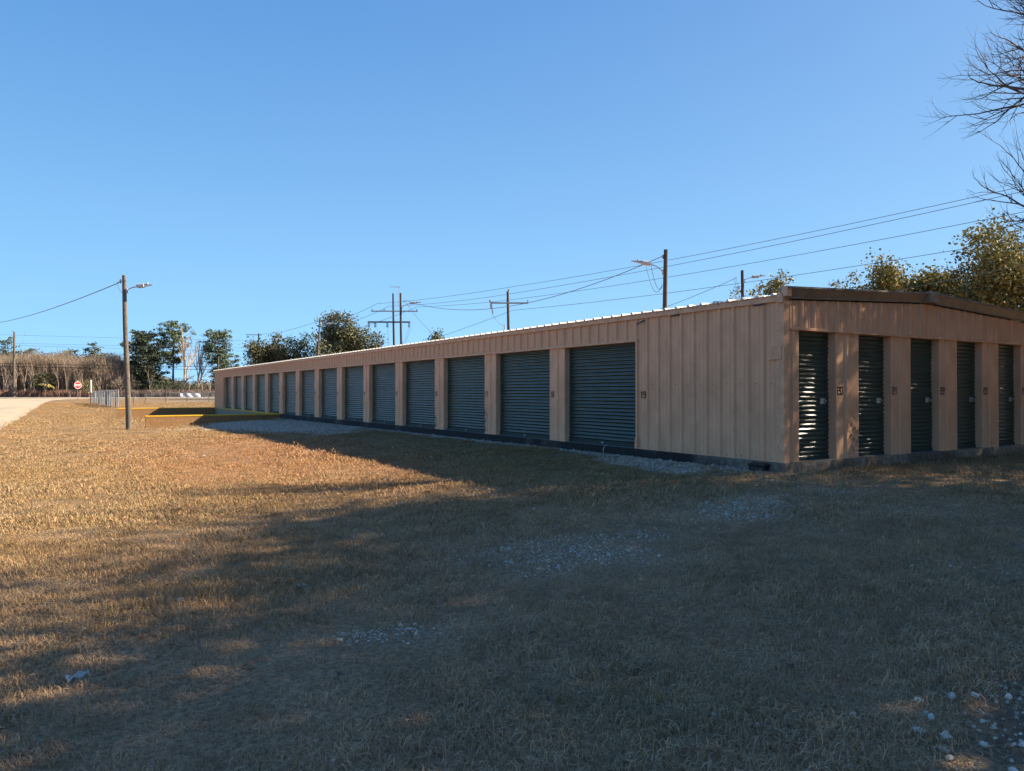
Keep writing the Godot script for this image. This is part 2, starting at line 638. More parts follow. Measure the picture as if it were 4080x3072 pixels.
func build_grass() -> void:
	var lawn := Node3D.new()
	lawn.name = "lawn_grass"
	add_child(lawn)
	tag(lawn, "dormant straw-coloured lawn grass spreading over the open ground", "grass", "", "stuff")
	# near, middle and far rings: depth from, to, tufts per square metre, size
	var kinds := [tuft(22, 0.075, 0.07, 0.002, 1.0), tuft(22, 0.1, 0.065, 0.003, 1.1), tuft(30, 0.2, 0.055, 0.0055, 1.3), tuft(44, 0.32, 0.045, 0.008, 1.5)]
	for ring in [[2.4, 8.0, 420.0, 0], [8.0, 17.0, 230.0, 1], [17.0, 34.0, 60.0, 2], [34.0, 80.0, 16.0, 3]]:
		var bases := []
		var at := PackedVector3Array()
		var cols := PackedColorArray()
		var area: float = 0.8 * (ring[1] * ring[1] - ring[0] * ring[0])
		for i in int(area * ring[2]):
			var d: float = sqrt(rng.randf_range(ring[0] * ring[0], ring[1] * ring[1]))
			var r: float = rng.randf_range(-0.8, 0.8) * d
			var x := r * VIEW_COS + d * VIEW_SIN
			var z := r * VIEW_SIN - d * VIEW_COS
			if x > CORNER.x - 0.06 and x < CORNER.x + WIDTH + 0.1 and z < CORNER.z + 0.06 and z > CORNER.z - LENGTH - 0.1:
				continue
			if x < road_edge(z) + 0.05 and z < -17.0:
				continue
			if x > 3.4 and x < CORNER.x and absf(z + 7.53 + DOCK_NEAR) < 0.26:
				continue
			var st := stones_at(x, z)
			if rng.randf() < st * 0.93 or rng.randf() < bare_at(x, z) * 0.92:
				continue
			var thin := noise.get_noise_2d(x * 45.0, z * 45.0)
			if rng.randf() < smoothstep(0.12, 0.5, thin) * 0.75:
				continue
			var s: float = rng.randf_range(0.7, 1.25) * (1.0 + 0.5 * noise.get_noise_2d(x * 30.0 + 9.0, z * 30.0)) * (1.15 if ring[1] > 40.0 else 1.0)
			var b := Basis(Vector3.UP, rng.randf() * TAU).scaled(Vector3(s, s * rng.randf_range(0.6, 1.2), s))
			b = Basis(Vector3(rng.randf_range(-1, 1), 0, rng.randf_range(-1, 1)).normalized(), rng.randf_range(0, 0.35)) * b
			bases.append(b)
			at.append(Vector3(x, ground_y(x, z) - 0.004, z))
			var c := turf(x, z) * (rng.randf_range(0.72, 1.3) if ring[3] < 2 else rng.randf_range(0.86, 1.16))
			if rng.randf() < 0.07:
				c = c.lerp(Color(0.15, 0.15, 0.05), 0.7)
			c.a = 1.0
			cols.append(c)
		mass(lawn, "blade_clump", kinds[ring[3]], mats.grass, bases, at, cols)

func pebble(seeded: int, flatten: float, jag := 0.35) -> ArrayMesh:
	var r := RandomNumberGenerator.new()
	r.seed = seeded
	var ico := SphereMesh.new()
	ico.radius = 1.0
	ico.height = 2.0
	ico.radial_segments = 9
	ico.rings = 5
	var a := ico.get_mesh_arrays()
	var vs: PackedVector3Array = a[Mesh.ARRAY_VERTEX]
	var f := FastNoiseLite.new()
	f.seed = seeded
	f.frequency = 0.7
	for i in vs.size():
		vs[i] = vs[i] * (1.0 + jag * 2.0 * f.get_noise_3dv(vs[i] * 1.3)) * Vector3(1.0, flatten, 0.8)
	var mb := MB.new()
	var ii: PackedInt32Array = a[Mesh.ARRAY_INDEX]
	for k in range(0, ii.size(), 3):
		if vs[ii[k]].distance_squared_to(vs[ii[k + 1]]) > 1e-6 and vs[ii[k + 1]].distance_squared_to(vs[ii[k + 2]]) > 1e-6 and vs[ii[k]].distance_squared_to(vs[ii[k + 2]]) > 1e-6:
			mb.tri(vs[ii[k]], vs[ii[k + 1]], vs[ii[k + 2]])
	return mb.done()

func build_gravel() -> void:
	var o := Node3D.new()
	o.name = "crushed_stone"
	add_child(o)
	tag(o, "pale crushed limestone spread along the building and in worn patches of the lawn", "gravel", "", "stuff")
	for kind in 2:
		var bases := []
		var at := PackedVector3Array()
		var cols := PackedColorArray()
		for i in (190000 if kind == 0 else 260000):
			var x: float
			var z: float
			if kind == 0:        # beside the long wall
				x = rng.randf_range(1.5, CORNER.x)
				z = rng.randf_range(-39.0, -7.0)
			else:                # the worn patches nearer by
				x = rng.randf_range(0.4, 11.0)
				z = rng.randf_range(-9.0, -0.8)
				if x > CORNER.x - 0.03 and z < CORNER.z + 0.05:
					continue
			var st := stones_at(x, z)
			var near := maxf(st, bare_at(x, z) * 0.3)
			if rng.randf() > near * near * 1.25 + 0.0015:
				continue
			if x > 3.4 and absf(z + 7.53 + DOCK_NEAR) < 0.24 or z < -7.53 - DOCK_NEAR:
				continue
			var s: float = (0.022 if kind == 0 else 0.0095) * exp(rng.randfn(0.0, 0.3))
			s = minf(s, 0.055)
			bases.append(Basis(Vector3.UP, rng.randf() * TAU) * Basis(Vector3(1, 0, 0), rng.randf_range(-0.5, 0.5)) * Basis.from_scale(Vector3(s, s, s)))
			at.append(Vector3(x, ground_y(x, z) + s * 0.2, z))
			var g := rng.randf_range(0.24, 0.5) if kind == 0 else rng.randf_range(0.34, 0.66)
			cols.append(Color(g, g * rng.randf_range(0.8, 0.88), g * rng.randf_range(0.58, 0.74)))
		mass(o, "stone_chips", pebble(40 + kind, 0.62), mats.gravel, bases, at, cols)

func build_ground_bits() -> void:
	# larger white rocks lying on the bare dirt at the lower right: x, z, size, height share
	var rocks := [[3.9, -2.05, 0.036, 0.7], [4.03, -2.0, 0.028, 0.6], [4.15, -1.9, 0.03, 0.6], [3.72, -2.12, 0.026, 0.6], [3.43, -1.83, 0.042, 0.5], [3.38, -1.93, 0.036, 0.45], [3.58, -1.98, 0.026, 0.8],
		[3.98, -1.72, 0.028, 0.8], [4.3, -1.62, 0.055, 0.6], [4.22, -1.66, 0.024, 0.6], [4.45, -1.46, 0.036, 0.5], [4.52, -1.45, 0.03, 0.5], [3.3, -1.77, 0.028, 0.5], [3.25, -1.72, 0.026, 0.5],
		[3.5, -1.7, 0.024, 0.7], [3.76, -1.55, 0.028, 0.6], [4.12, -1.3, 0.032, 0.6], [4.3, -1.26, 0.035, 0.55], [4.38, -1.2, 0.028, 0.5], [4.1, -1.16, 0.03, 0.55], [4.22, -1.1, 0.028, 0.5],
		[3.36, -1.52, 0.03, 0.5], [3.42, -1.48, 0.024, 0.5], [3.55, -1.45, 0.022, 0.5], [3.9, -0.98, 0.028, 0.6], [4.62, -1.75, 0.026, 0.6], [3.3, -2.2, 0.022, 0.6], [2.72, -2.55, 0.022, 0.6]]
	var shapes := [pebble(3, 0.7, 0.24), pebble(9, 0.65, 0.28), pebble(14, 0.75, 0.22)]
	for i in rocks.size():
		var r = rocks[i]
		var m := mat("rock_%d" % (i % 4), 0.52 + 0.05 * (i % 4), 0.46 + 0.05 * (i % 4), 0.38 + 0.045 * (i % 4), 0.85)
		var o := part(self, "white_rock", shapes[i % 3], m, Vector3(r[0], ground_y(r[0], r[1]) + r[2] * 0.3, r[1]), i * 1.7)
		o.scale = Vector3(r[2], r[2] * r[3] * 1.3, r[2] * 0.85) * 0.85
		tag(o, "small white limestone rock on the bare dirt patch at lower right", "rock", "white rocks on the bare dirt")
	# fallen leaves: x, z, length, turn, material
	for l in [[3.85, -1.78, 0.09, 0.6, "dead_leaf"], [3.2, -2.05, 0.09, 0.9, "dead_leaf"], [2.45, -3.25, 0.07, 0.2, "dead_leaf"], [2.05, -3.4, 0.07, 1.9, "dead_leaf"], [3.5, -2.7, 0.08, 1.0, "wet_leaf"], [2.75, -3.1, 0.07, 2.2, "wet_leaf"], [2.62, -3.95, 0.07, 2.9, "wet_leaf"],
		[0.55, -4.9, 0.08, 0.4, "dead_leaf"], [0.95, -4.3, 0.08, 2.4, "dead_leaf"], [0.72, -6.4, 0.09, 1.2, "dead_leaf"], [0.2, -5.6, 0.08, 0.1, "wet_leaf"], [3.9, -3.1, 0.08, 0.8, "dead_leaf"], [1.3, -3.9, 0.08, 1.1, "wet_leaf"], [4.9, -4.1, 0.08, 2.0, "wet_leaf"]]:
		var mb := MB.new()
		for s in 6:
			var a := s / 6.0
			var b := (s + 1) / 6.0
			var wa: float = sin(a * PI) * 0.24 * l[2]
			var wb: float = sin(b * PI) * 0.24 * l[2]
			var ha: float = sin(a * 5.0) * 0.1 * l[2]
			var hb: float = sin(b * 5.0) * 0.1 * l[2]
			for side in [-1.0, 1.0]:
				mb.quad(Vector3(a * l[2], ha, 0), Vector3(a * l[2], ha + wa * 0.35, wa * side), Vector3(b * l[2], hb + wb * 0.35, wb * side), Vector3(b * l[2], hb, 0))
		var o := part(self, "fallen_leaf", mb.done(), mats[l[4]], Vector3(l[0], ground_y(l[0], l[1]) + 0.03, l[1]), l[3])
		tag(o, "dry tan-brown fallen leaf lying in the shaded foreground grass" if l[4] == "dead_leaf" else "dark wet-looking fallen leaf lying in the shaded foreground grass", "leaf", "dry fallen leaves in the grass" if l[4] == "dead_leaf" else "dark fallen leaves in the grass")
	var mb := MB.new()
	var p := PackedVector3Array()
	for j in 6:
		for i in 9:
			p.append(Vector3(i * 0.014 - 0.05, 0.012 * sin(i * 1.3 + j) + 0.008 * sin(j * 2.1), j * 0.009 - 0.02))
	mb.grid(p, 8, 5, PackedColorArray(), true)
	tag(part(self, "paper_scrap", mb.done(), mats.paper, Vector3(0.09, ground_y(0.09, -4.65) + 0.035, -4.65), 0.45), "crumpled whitish paper scrap in the shaded grass at lower left", "litter")
	mb = MB.new()
	p = PackedVector3Array()
	for j in 4:
		for i in 6:
			p.append(Vector3(i * 0.014 - 0.03, 0.008 * sin(i * 1.9 + j), j * 0.01 - 0.015))
	mb.grid(p, 5, 3, PackedColorArray(), true)
	tag(part(self, "plastic_scrap", mb.done(), mats.paper, Vector3(1.66, ground_y(1.66, -5.9) + 0.03, -5.9), 0.2), "small flattened white scrap beside the worn stony patch", "litter")

# ---------------------------------------------------------------- the storage building

# profile of a ribbed sheet from a to b: [position, how far proud]
func profile(a: float, b: float, phase: float) -> Array:
	var pts := []
	var k := floori((a - phase) / RIB) - 1
	while phase + k * RIB < b + RIB:
		var c := phase + k * RIB
		for q in [[-0.036, 0.0], [-0.013, 0.038], [0.013, 0.038], [0.036, 0.0], [0.092, 0.0], [0.1, 0.007], [0.112, 0.007], [0.12, 0.0], [0.182, 0.0], [0.19, 0.007], [0.202, 0.007], [0.21, 0.0]]:
			pts.append([c + q[0], q[1]])
		k += 1
	var out := []
	for i in pts.size() - 1:
		var p = pts[i]
		var q = pts[i + 1]
		if q[0] <= a or p[0] >= b:
			continue
		if p[0] < a:
			p = [a, lerpf(p[1], q[1], (a - p[0]) / (q[0] - p[0]))]
		if q[0] > b:
			q = [b, lerpf(p[1], q[1], (b - p[0]) / (q[0] - p[0]))]
		if out.is_empty():
			out.append(p)
		out.append(q)
	return out

# a sheet on the long wall (faces -x); t runs away along the wall
func side_sheet(a: float, b: float, y0: float, y1: float, phase: float, x := 0.0) -> ArrayMesh:
	var mb := MB.new()
	var f := profile(a, b, phase)
	for i in f.size() - 1:
		var p = f[i]
		var q = f[i + 1]
		mb.quad(Vector3(x - q[1], y0, -q[0]), Vector3(x - q[1], y1, -q[0]), Vector3(x - p[1], y1, -p[0]), Vector3(x - p[1], y0, -p[0]))
	return mb.done()

func rake_y(s: float) -> float:
	return 2.60 + 0.045 * (WIDTH * 0.5 - absf(s - WIDTH * 0.5))

# a sheet on the end wall (faces +z), its top cut along the roof slope
func end_sheet(a: float, b: float, y0: float, phase: float, far := false) -> ArrayMesh:
	var mb := MB.new()
	var f := profile(a, b, phase)
	for i in f.size() - 1:
		var p = f[i]
		var q = f[i + 1]
		if far:
			mb.quad(Vector3(q[0], y0, -LENGTH - q[1]), Vector3(q[0], rake_y(q[0]) - 0.08, -LENGTH - q[1]), Vector3(p[0], rake_y(p[0]) - 0.08, -LENGTH - p[1]), Vector3(p[0], y0, -LENGTH - p[1]))
		else:
			mb.quad(Vector3(p[0], y0, p[1]), Vector3(p[0], rake_y(p[0]) - 0.08, p[1]), Vector3(q[0], rake_y(q[0]) - 0.08, q[1]), Vector3(q[0], y0, q[1]))
	return mb.done()

# folded post cover between two doors: two returns and a front with one rib; dents are [across, up, radius, depth]
func pilaster(w: float, h: float, deep: float, dents: Array, end := false) -> ArrayMesh:
	var prof := [[0.0, -deep], [0.0, -0.012], [0.012, 0.0], [0.06, 0.0], [w * 0.42 - 0.035, 0.0], [w * 0.42 - 0.012, 0.026], [w * 0.42 + 0.03, 0.026], [w * 0.42 + 0.055, 0.0]]
	for k in 5:
		prof.append([lerpf(w * 0.42 + 0.08, w - 0.03, k / 4.0), 0.0])
	prof.append_array([[w - 0.012, 0.0], [w, -0.012], [w, -deep]])
	var nv := 36 if dents else 1
	var mb := MB.new()
	var rows := []
	for j in nv + 1:
		var y := h * pow(float(j) / nv, 1.0)
		var row := []
		for q in prof:
			var u: float = q[0]
			var d: float = q[1]
			if d > -deep + 0.01:
				for e in dents:
					var rr := Vector2((u - e[0]) / e[2], (y - e[1]) / (e[2] * 1.7)).length()
					if rr < 1.0:
						var k := (1.0 - rr) * (1.0 - rr * rr)
						d -= e[3] * k * (1.0 + 0.8 * sin(y * 31.0 + u * 40.0))
						u += e[3] * 0.8 * k * sin(y * 23.0 + e[1] * 9.0)
			if end:
				row.append(Vector3(u, y, d))
			else:
				row.append(Vector3(-d, y, -u))
		rows.append(row)
	for j in nv:
		for i in prof.size() - 1:
			if end:
				mb.quad(rows[j][i], rows[j + 1][i], rows[j + 1][i + 1], rows[j][i + 1])
			else:
				mb.quad(rows[j][i + 1], rows[j + 1][i + 1], rows[j + 1][i], rows[j][i])
	return mb.done()

# ribbed roll-up curtain in the xy plane facing +z, lower left corner at the origin
func curtain(w: float, h: float, seeded: int) -> ArrayMesh:
	var f := FastNoiseLite.new()
	f.seed = seeded
	f.frequency = 1.0
	var ridges := roundi(h / 0.0735)
	var nu := 14
	var nv := ridges * 6
	var p := PackedVector3Array()
	for j in nv + 1:
		var ph := float(j) / 6.0
		var ridge := floori(ph)
		var y := h * j / nv
		var s := sin(ph * TAU - PI * 0.5) * 0.5 + 0.5
		var shape := smoothstep(0.02, 0.55, s) * 0.02
		for i in nu + 1:
			var x := w * i / nu
			var k := f.get_noise_2d(ridge * 37.1, x * 0.9) * 0.006 + f.get_noise_2d(x * 0.5 + 40.0, y * 0.8) * 0.01
			var tilt := f.get_noise_2d(ridge * 11.3 + 200.0, x * 0.5) * 0.017 * (ph - ridge - 0.5)
			p.append(Vector3(x, y + f.get_noise_2d(ridge * 5.0, x * 0.7 + 90.0) * 0.004, shape + k + tilt))
	var mb := MB.new()
	mb.grid(p, nu, nv)
	return mb.done()

# stencilled digits drawn with straight strokes that leave the stencil's bridges open
func digits(text: String, size: float) -> ArrayMesh:
	var mb := MB.new()
	var w := size * 0.42
	var k := size * 0.18
	var x := 0.0
	var strokes := {
		"0": [[0, 0, 0, 1], [1, 0, 1, 1], [0, 1, 0.42, 1], [0.58, 1, 1, 1], [0, 0, 0.42, 0], [0.58, 0, 1, 0]],
		"1": [[0.5, 0, 0.5, 1], [0.22, 0.86, 0.42, 0.86]],
		"2": [[0, 1, 1, 1], [1, 0.56, 1, 0.9], [0, 0.5, 1, 0.5], [0, 0.1, 0, 0.44], [0, 0, 1, 0], [0, 0.74, 0, 0.9]],
		"3": [[0, 1, 1, 1], [1, 0.56, 1, 0.9], [0.35, 0.5, 1, 0.5], [1, 0.1, 1, 0.44], [0, 0, 1, 0], [0, 0.76, 0, 0.9], [0, 0.1, 0, 0.24]],
		"4": [[0, 0.42, 0, 1], [0, 0.36, 0.7, 0.36], [1, 0, 1, 1]],
		"5": [[0, 1, 1, 1], [0, 0.56, 0, 0.92], [0, 0.52, 1, 0.52], [1, 0.1, 1, 0.44], [0, 0, 1, 0]],
		"6": [[0, 0, 0, 1], [0.12, 1, 1, 1], [0.12, 0.52, 1, 0.52], [1, 0.1, 1, 0.44], [0.12, 0, 1, 0]],
		"7": [[0, 1, 1, 1], [1, 0.5, 1, 0.92], [0.62, 0, 0.62, 0.46]],
		"8": [[0, 0, 0, 0.46], [0, 0.56, 0, 1], [1, 0, 1, 0.46], [1, 0.56, 1, 1], [0.12, 1, 0.88, 1], [0.12, 0.5, 0.88, 0.5], [0.12, 0, 0.88, 0]],
		"9": [[0, 0.54, 0, 1], [1, 0, 1, 1], [0.12, 1, 0.88, 1], [0.12, 0.5, 0.88, 0.5], [0.12, 0, 0.88, 0]]}
	for ch in text:
		for s in strokes[ch]:
			var lo := Vector3(x + minf(s[0], s[2]) * w, minf(s[1], s[3]) * size, 0)
			var hi := Vector3(x + maxf(s[0], s[2]) * w, maxf(s[1], s[3]) * size, 0.0015)
			var grow := Vector3(k * 0.5, k * 0.5, 0)
			mb.box(lo - grow, hi + grow)
		x += w * 1.0 + size * 0.27
	return mb.done()

func latch_parts(door: Node3D, x: float, y: float, locked: bool, open_hasp := false) -> void:
	var mb := MB.new()
	mb.cbox(Vector3(x - 0.07, y - 0.045, 0.018), Vector3(x + 0.06, y + 0.045, 0.028), 0.003)
	mb.cbox(Vector3(x - 0.05, y - 0.014, 0.03), Vector3(x + 0.085, y + 0.014, 0.042), 0.003)
	var l := part(door, "latch", mb.done(), mats.steel)
	mb = MB.new()
	mb.bar(Vector3(x - 0.045, y + 0.03, 0.026), Vector3(x - 0.045, y + 0.03, 0.033), 0.006, 0.005, 6)
	mb.bar(Vector3(x + 0.045, y - 0.03, 0.026), Vector3(x + 0.045, y - 0.03, 0.033), 0.006, 0.005, 6)
	mb.bar(Vector3(x, y, 0.04), Vector3(x, y, 0.055), 0.011, 0.009, 8)
	part(l, "rivet", mb.done(), mats.dark_fitting)
	if locked:
		mb = MB.new()
		mb.bar(Vector3(x + 0.075, y - 0.005, 0.036), Vector3(x + 0.075, y - 0.005, 0.064), 0.034, 0.033, 18)
		var p := part(door, "padlock", mb.done(), mats.steel)
		mb = MB.new()
		mb.bar(Vector3(x + 0.055, y + 0.028, 0.05), Vector3(x + 0.1, y + 0.02, 0.05), 0.005, 0.005, 6)
		part(p, "shackle", mb.done(), mats.dark_fitting)

func stain(x: float, y: float, seeded: float) -> float:
	return noise.get_noise_3d(x * 40.0, y * 60.0, seeded) * 0.6 + noise.get_noise_3d(x * 120.0, y * 150.0, seeded + 9.0) * 0.4

func build_storage() -> void:
	var b := thing("storage_building", "long low tan metal self-storage building with dark green roll-up doors", "building", CORNER)
	var tan_m: Material = mats.tan_paint
	var trim: Material = mats.trim_paint
	var phase := 0.0618
	# --- long wall: full-height sheets by the near corner
	var t := phase
	part(b, "wall_panel", side_sheet(0.01, phase, 0.0, EAVE, phase), tan_m)
	while t < 3.3:
		part(b, "wall_panel", side_sheet(t, minf(t + 3 * RIB, 3.39), 0.0, EAVE, phase), tan_m)
		t += 3 * RIB
	# header sheets over the doors share one mesh
	part(b, "wall_panel", side_sheet(3.39, t, 2.1, EAVE, phase), tan_m)
	var head := side_sheet(phase, phase + 3 * RIB, 2.1, EAVE, phase)
	var last := 42.529 + DOOR_W
	while t + 3 * RIB < last:
		part(b, "wall_panel", head, tan_m, Vector3(0, 0, -(t - phase)))
		t += 3 * RIB
	part(b, "wall_panel", side_sheet(t, last, 2.1, EAVE, phase), tan_m)
	t = last
	while t < LENGTH - 0.05:
		part(b, "wall_panel", side_sheet(t, minf(t + 3 * RIB, LENGTH), 0.0, EAVE, phase), tan_m)
		t += 3 * RIB
	# far side and far end, closed with the same sheets
	var plain := side_sheet(0.0, 3 * RIB, 0.0, EAVE, 0.0)
	for k in 54:
		if (k + 1) * 3 * RIB < LENGTH + 0.4:
			var o := part(b, "wall_panel", plain, tan_m, Vector3(WIDTH, 0, -minf((k + 1) * 3 * RIB, LENGTH)))
			o.rotation.y = PI
	t = 0.0
	while t < WIDTH - 0.05:
		part(b, "wall_panel", end_sheet(t, minf(t + 3 * RIB, WIDTH), 0.0, 0.0, true), tan_m)
		t += 3 * RIB
	# --- doors and post covers of the long wall
	var curtains := [curtain(DOOR_W + 0.04, DOOR_H, 3), curtain(DOOR_W + 0.04, DOOR_H, 8), curtain(DOOR_W + 0.04, DOOR_H, 21), curtain(DOOR_W + 0.04, DOOR_H, 34)]
	var dent_sets := {
		18: [[0.42, 0.22, 0.17, 0.012]],
		17: [[0.5, 0.45, 0.2, 0.035], [0.52, 0.16, 0.2, 0.03]],
		16: [[0.1, 0.3, 0.2, 0.03], [0.5, 0.3, 0.22, 0.035], [0.52, 0.12, 0.15, 0.03]],
		14: [[0.08, 0.3, 0.18, 0.02]], 13: [[0.45, 0.3, 0.16, 0.015], [0.1, 0.35, 0.2, 0.015]], 12: [[0.2, 0.35, 0.2, 0.015]], 11: [[0.1, 0.3, 0.2, 0.012]]}
	var plain_post := pilaster(BAY - DOOR_W, 2.075, 0.165, [])
	for i in 14:
		var number := 19 - i
		var r := 3.37 + i * BAY
		var d := part(b, "roll_up_door", curtains[i % 4], mats.green_door, Vector3(0.152, 0.0, -(r + DOOR_W + 0.02)), -PI / 2)
		var mb := MB.new()
		mb.cbox(Vector3(0.01, -0.002, -0.01), Vector3(DOOR_W + 0.03, 0.06, 0.028), 0.006)
		mb.box(Vector3(0.01, 0.062, -0.004), Vector3(DOOR_W + 0.03, 0.085, 0.024))
		part(d, "bottom_bar", mb.done(), mats.green_bar)
		mb = MB.new()
		mb.cbox(Vector3(DOOR_W * 0.5 - 0.06, 0.03, 0.03), Vector3(DOOR_W * 0.5 + 0.08, 0.045, 0.055), 0.004)
		mb.cbox(Vector3(DOOR_W * 0.5 - 0.02, 0.01, 0.03), Vector3(DOOR_W * 0.5 + 0.02, 0.075, 0.04), 0.003)
		part(d, "pull_handle", mb.done(), mats.galvanised)
		# post cover on the far side of the opening (the last one stands against the full-height wall)
		var post: Mesh = plain_post
		if dent_sets.has(number - 1):
			post = pilaster(BAY - DOOR_W, 2.075, 0.165, dent_sets[number - 1])
		if i < 13:
			part(b, "post_cover", post, tan_m, Vector3(0, 0.0, -(r + DOOR_W)))
		else:
			mb = MB.new()
			mb.box(Vector3(-0.004, 0.0, -(r + DOOR_W + 0.03)), Vector3(0.165, 2.075, -(r + DOOR_W)))
			part(b, "jamb", mb.done(), trim)
		# unit number on the near side of each door
		var num := part(b, "unit_number", digits(str(number), 0.115), mats.black_paint, Vector3(-0.009, 0.985, -(r - 0.1)), -PI / 2)
		if i > 0:
			num.position = Vector3(-0.002, 0.985, -(r - 0.055))
	# trim round the first opening: a folded strip, kicked out at its foot
	var mb := MB.new()
	mb.cbox(Vector3(-0.036, 0.2, -3.4), Vector3(0.16, 2.1, -3.345), 0.004)
	mb.xf = Transform3D(Basis(Vector3(1, 0, 0), 0.25) * Basis(Vector3(0, 0, 1), 0.12), Vector3(-0.01, 0.215, -3.37))
	mb.cbox(Vector3(-0.05, -0.21, -0.012), Vector3(0.15, 0.0, 0.012), 0.003)
	mb.cbox(Vector3(-0.055, -0.2, -0.01), Vector3(-0.045, 0.0, 0.07), 0.003)
	mb.xf = Transform3D()
	part(b, "jamb", mb.done(), trim)
	mb = MB.new()
	mb.cbox(Vector3(-0.042, 2.068, -last - 0.03), Vector3(0.17, 2.112, -3.335), 0.004)
	part(b, "header_trim", mb.done(), trim)
	# soffit strip behind the header so that nothing shows above the curtains
	mb = MB.new()
	mb.box(Vector3(0.13, 2.03, -last - 0.03), Vector3(0.3, 2.06, -3.3))
	part(b, "header_angle", mb.done(), mats.dark_fitting)
	# eave trim in lengths
	t = -0.02
	while t < LENGTH:
		var e := minf(t + 3.01, LENGTH + 0.02)
		mb = MB.new()
		mb.cbox(Vector3(-0.05, EAVE - 0.02, -e + 0.002), Vector3(0.05, 2.598, -t), 0.005)
		part(b, "eave_trim", mb.done(), trim)
		t = e
	# dark rods standing in for the dark gaps where the eave trim bends
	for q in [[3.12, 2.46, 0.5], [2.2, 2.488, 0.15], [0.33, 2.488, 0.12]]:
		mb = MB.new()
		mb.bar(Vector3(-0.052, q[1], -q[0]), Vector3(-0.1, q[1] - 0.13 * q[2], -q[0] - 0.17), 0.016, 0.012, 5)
		part(b, "eave_gap_rod", mb.done(), mats.dark_fitting)
	# roof sheets: ribs run up the slope
	mb = MB.new()
	var f := profile(0.0, 3 * RIB, RIB * 0.5)
	for i in f.size() - 1:
		var p = f[i]
		var q = f[i + 1]
		mb.quad(Vector3(0, q[1], -q[0]), Vector3(WIDTH * 0.5 + 0.07, q[1] + 0.18, -q[0]), Vector3(WIDTH * 0.5 + 0.07, p[1] + 0.18, -p[0]), Vector3(0, p[1], -p[0]))
		mb.quad(Vector3(0, -0.004, -q[0]), Vector3(0, q[1], -q[0]), Vector3(0, p[1], -p[0]), Vector3(0, -0.004, -p[0]))
	var roof := mb.done()
	for k in 54:
		var z := -k * 3 * RIB
		if -z + 3 * RIB > LENGTH + 0.5:
			break
		part(b, "roof_sheet", roof, mats.roof_metal, Vector3(-0.07, 2.6, z))
		part(b, "roof_sheet", roof, mats.roof_metal, Vector3(WIDTH + 0.07, 2.6, z - 3 * RIB), PI)
	# --- end wall
	var door_s := [0.377, 1.93, 3.465, 5.012, 6.566]
	var dw := 0.93
	var head_y := 2.1
	t = 0.0
	while t < WIDTH - 0.02:
		part(b, "wall_panel", end_sheet(t, minf(t + 3 * RIB, WIDTH), head_y, 0.12), tan_m)
		t += 3 * RIB
	mb = MB.new()
	mb.cbox(Vector3(0.1, 2.066, -0.17), Vector3(WIDTH - 0.1, 2.108, 0.04), 0.004)
	part(b, "header_trim", mb.done(), trim)
	mb = MB.new()
	for q in [[0.09, 0.0], [0.20, 0.0], [0.212, 0.02], [0.262, 0.02], [0.275, 0.0]]:
		pass
	var strip := [[0.08, 0.0], [0.19, 0.0], [0.2, 0.02], [0.25, 0.02], [0.262, 0.0], [0.365, 0.0], [0.377, -0.012], [0.377, -0.165]]
	for i in strip.size() - 1:
		var p = strip[i]
		var q = strip[i + 1]
		mb.quad(Vector3(p[0], 0, p[1]), Vector3(p[0], 2.07, p[1]), Vector3(q[0], 2.07, q[1]), Vector3(q[0], 0, q[1]))
	part(b, "post_cover", mb.done(), tan_m)
	var small := [curtain(dw + 0.04, DOOR_H, 51), curtain(dw + 0.04, DOOR_H, 62)]
	for i in 5:
		var s: float = door_s[i]
		var d := part(b, "roll_up_door", small[i % 2], mats.green_door, Vector3(s - 0.02, 0.0, -0.16))
		mb = MB.new()
		mb.cbox(Vector3(0.01, -0.002, -0.01), Vector3(dw + 0.03, 0.06, 0.026), 0.006)
		part(d, "bottom_bar", mb.done(), mats.green_bar)
		latch_parts(d, dw - 0.13, 0.945, i > 1)
		var dents := []
		if i == 0:
			dents = [[0.42, 0.42, 0.2, 0.03], [0.5, 0.2, 0.22, 0.025], [0.5, 0.7, 0.15, 0.012]]
		elif i == 3:
			dents = [[0.3, 0.1, 0.14, 0.025]]
		var w: float = (door_s[i + 1] - s - dw) if i < 4 else (WIDTH - 0.09 - s - dw)
		part(b, "post_cover", pilaster(w, 2.07, 0.165, dents, true), tan_m, Vector3(s + dw, 0, 0))
		part(b, "unit_number", digits(str(20 + i), 0.115), mats.black_paint, Vector3(s + dw + 0.035, 1.06, 0.001))
	# corner trims
	for s in [0.0, WIDTH]:
		mb = MB.new()
		var o := -1.0 if s == 0.0 else 1.0
		mb.box(Vector3(s - 0.034 if o < 0 else s - 0.09, 0.0, -0.1 if o < 0 else 0.0), Vector3(s + 0.09 if o < 0 else s + 0.034, 2.6, 0.036))
		part(b, "corner_trim", mb.done(), trim)
	# rake trim: a folded fascia that leans outwards towards its top lip
	var rk := [[0.036, -0.03], [0.055, -0.03], [0.055, -0.012], [0.05, 0.0], [0.13, 0.115], [0.15, 0.12]]
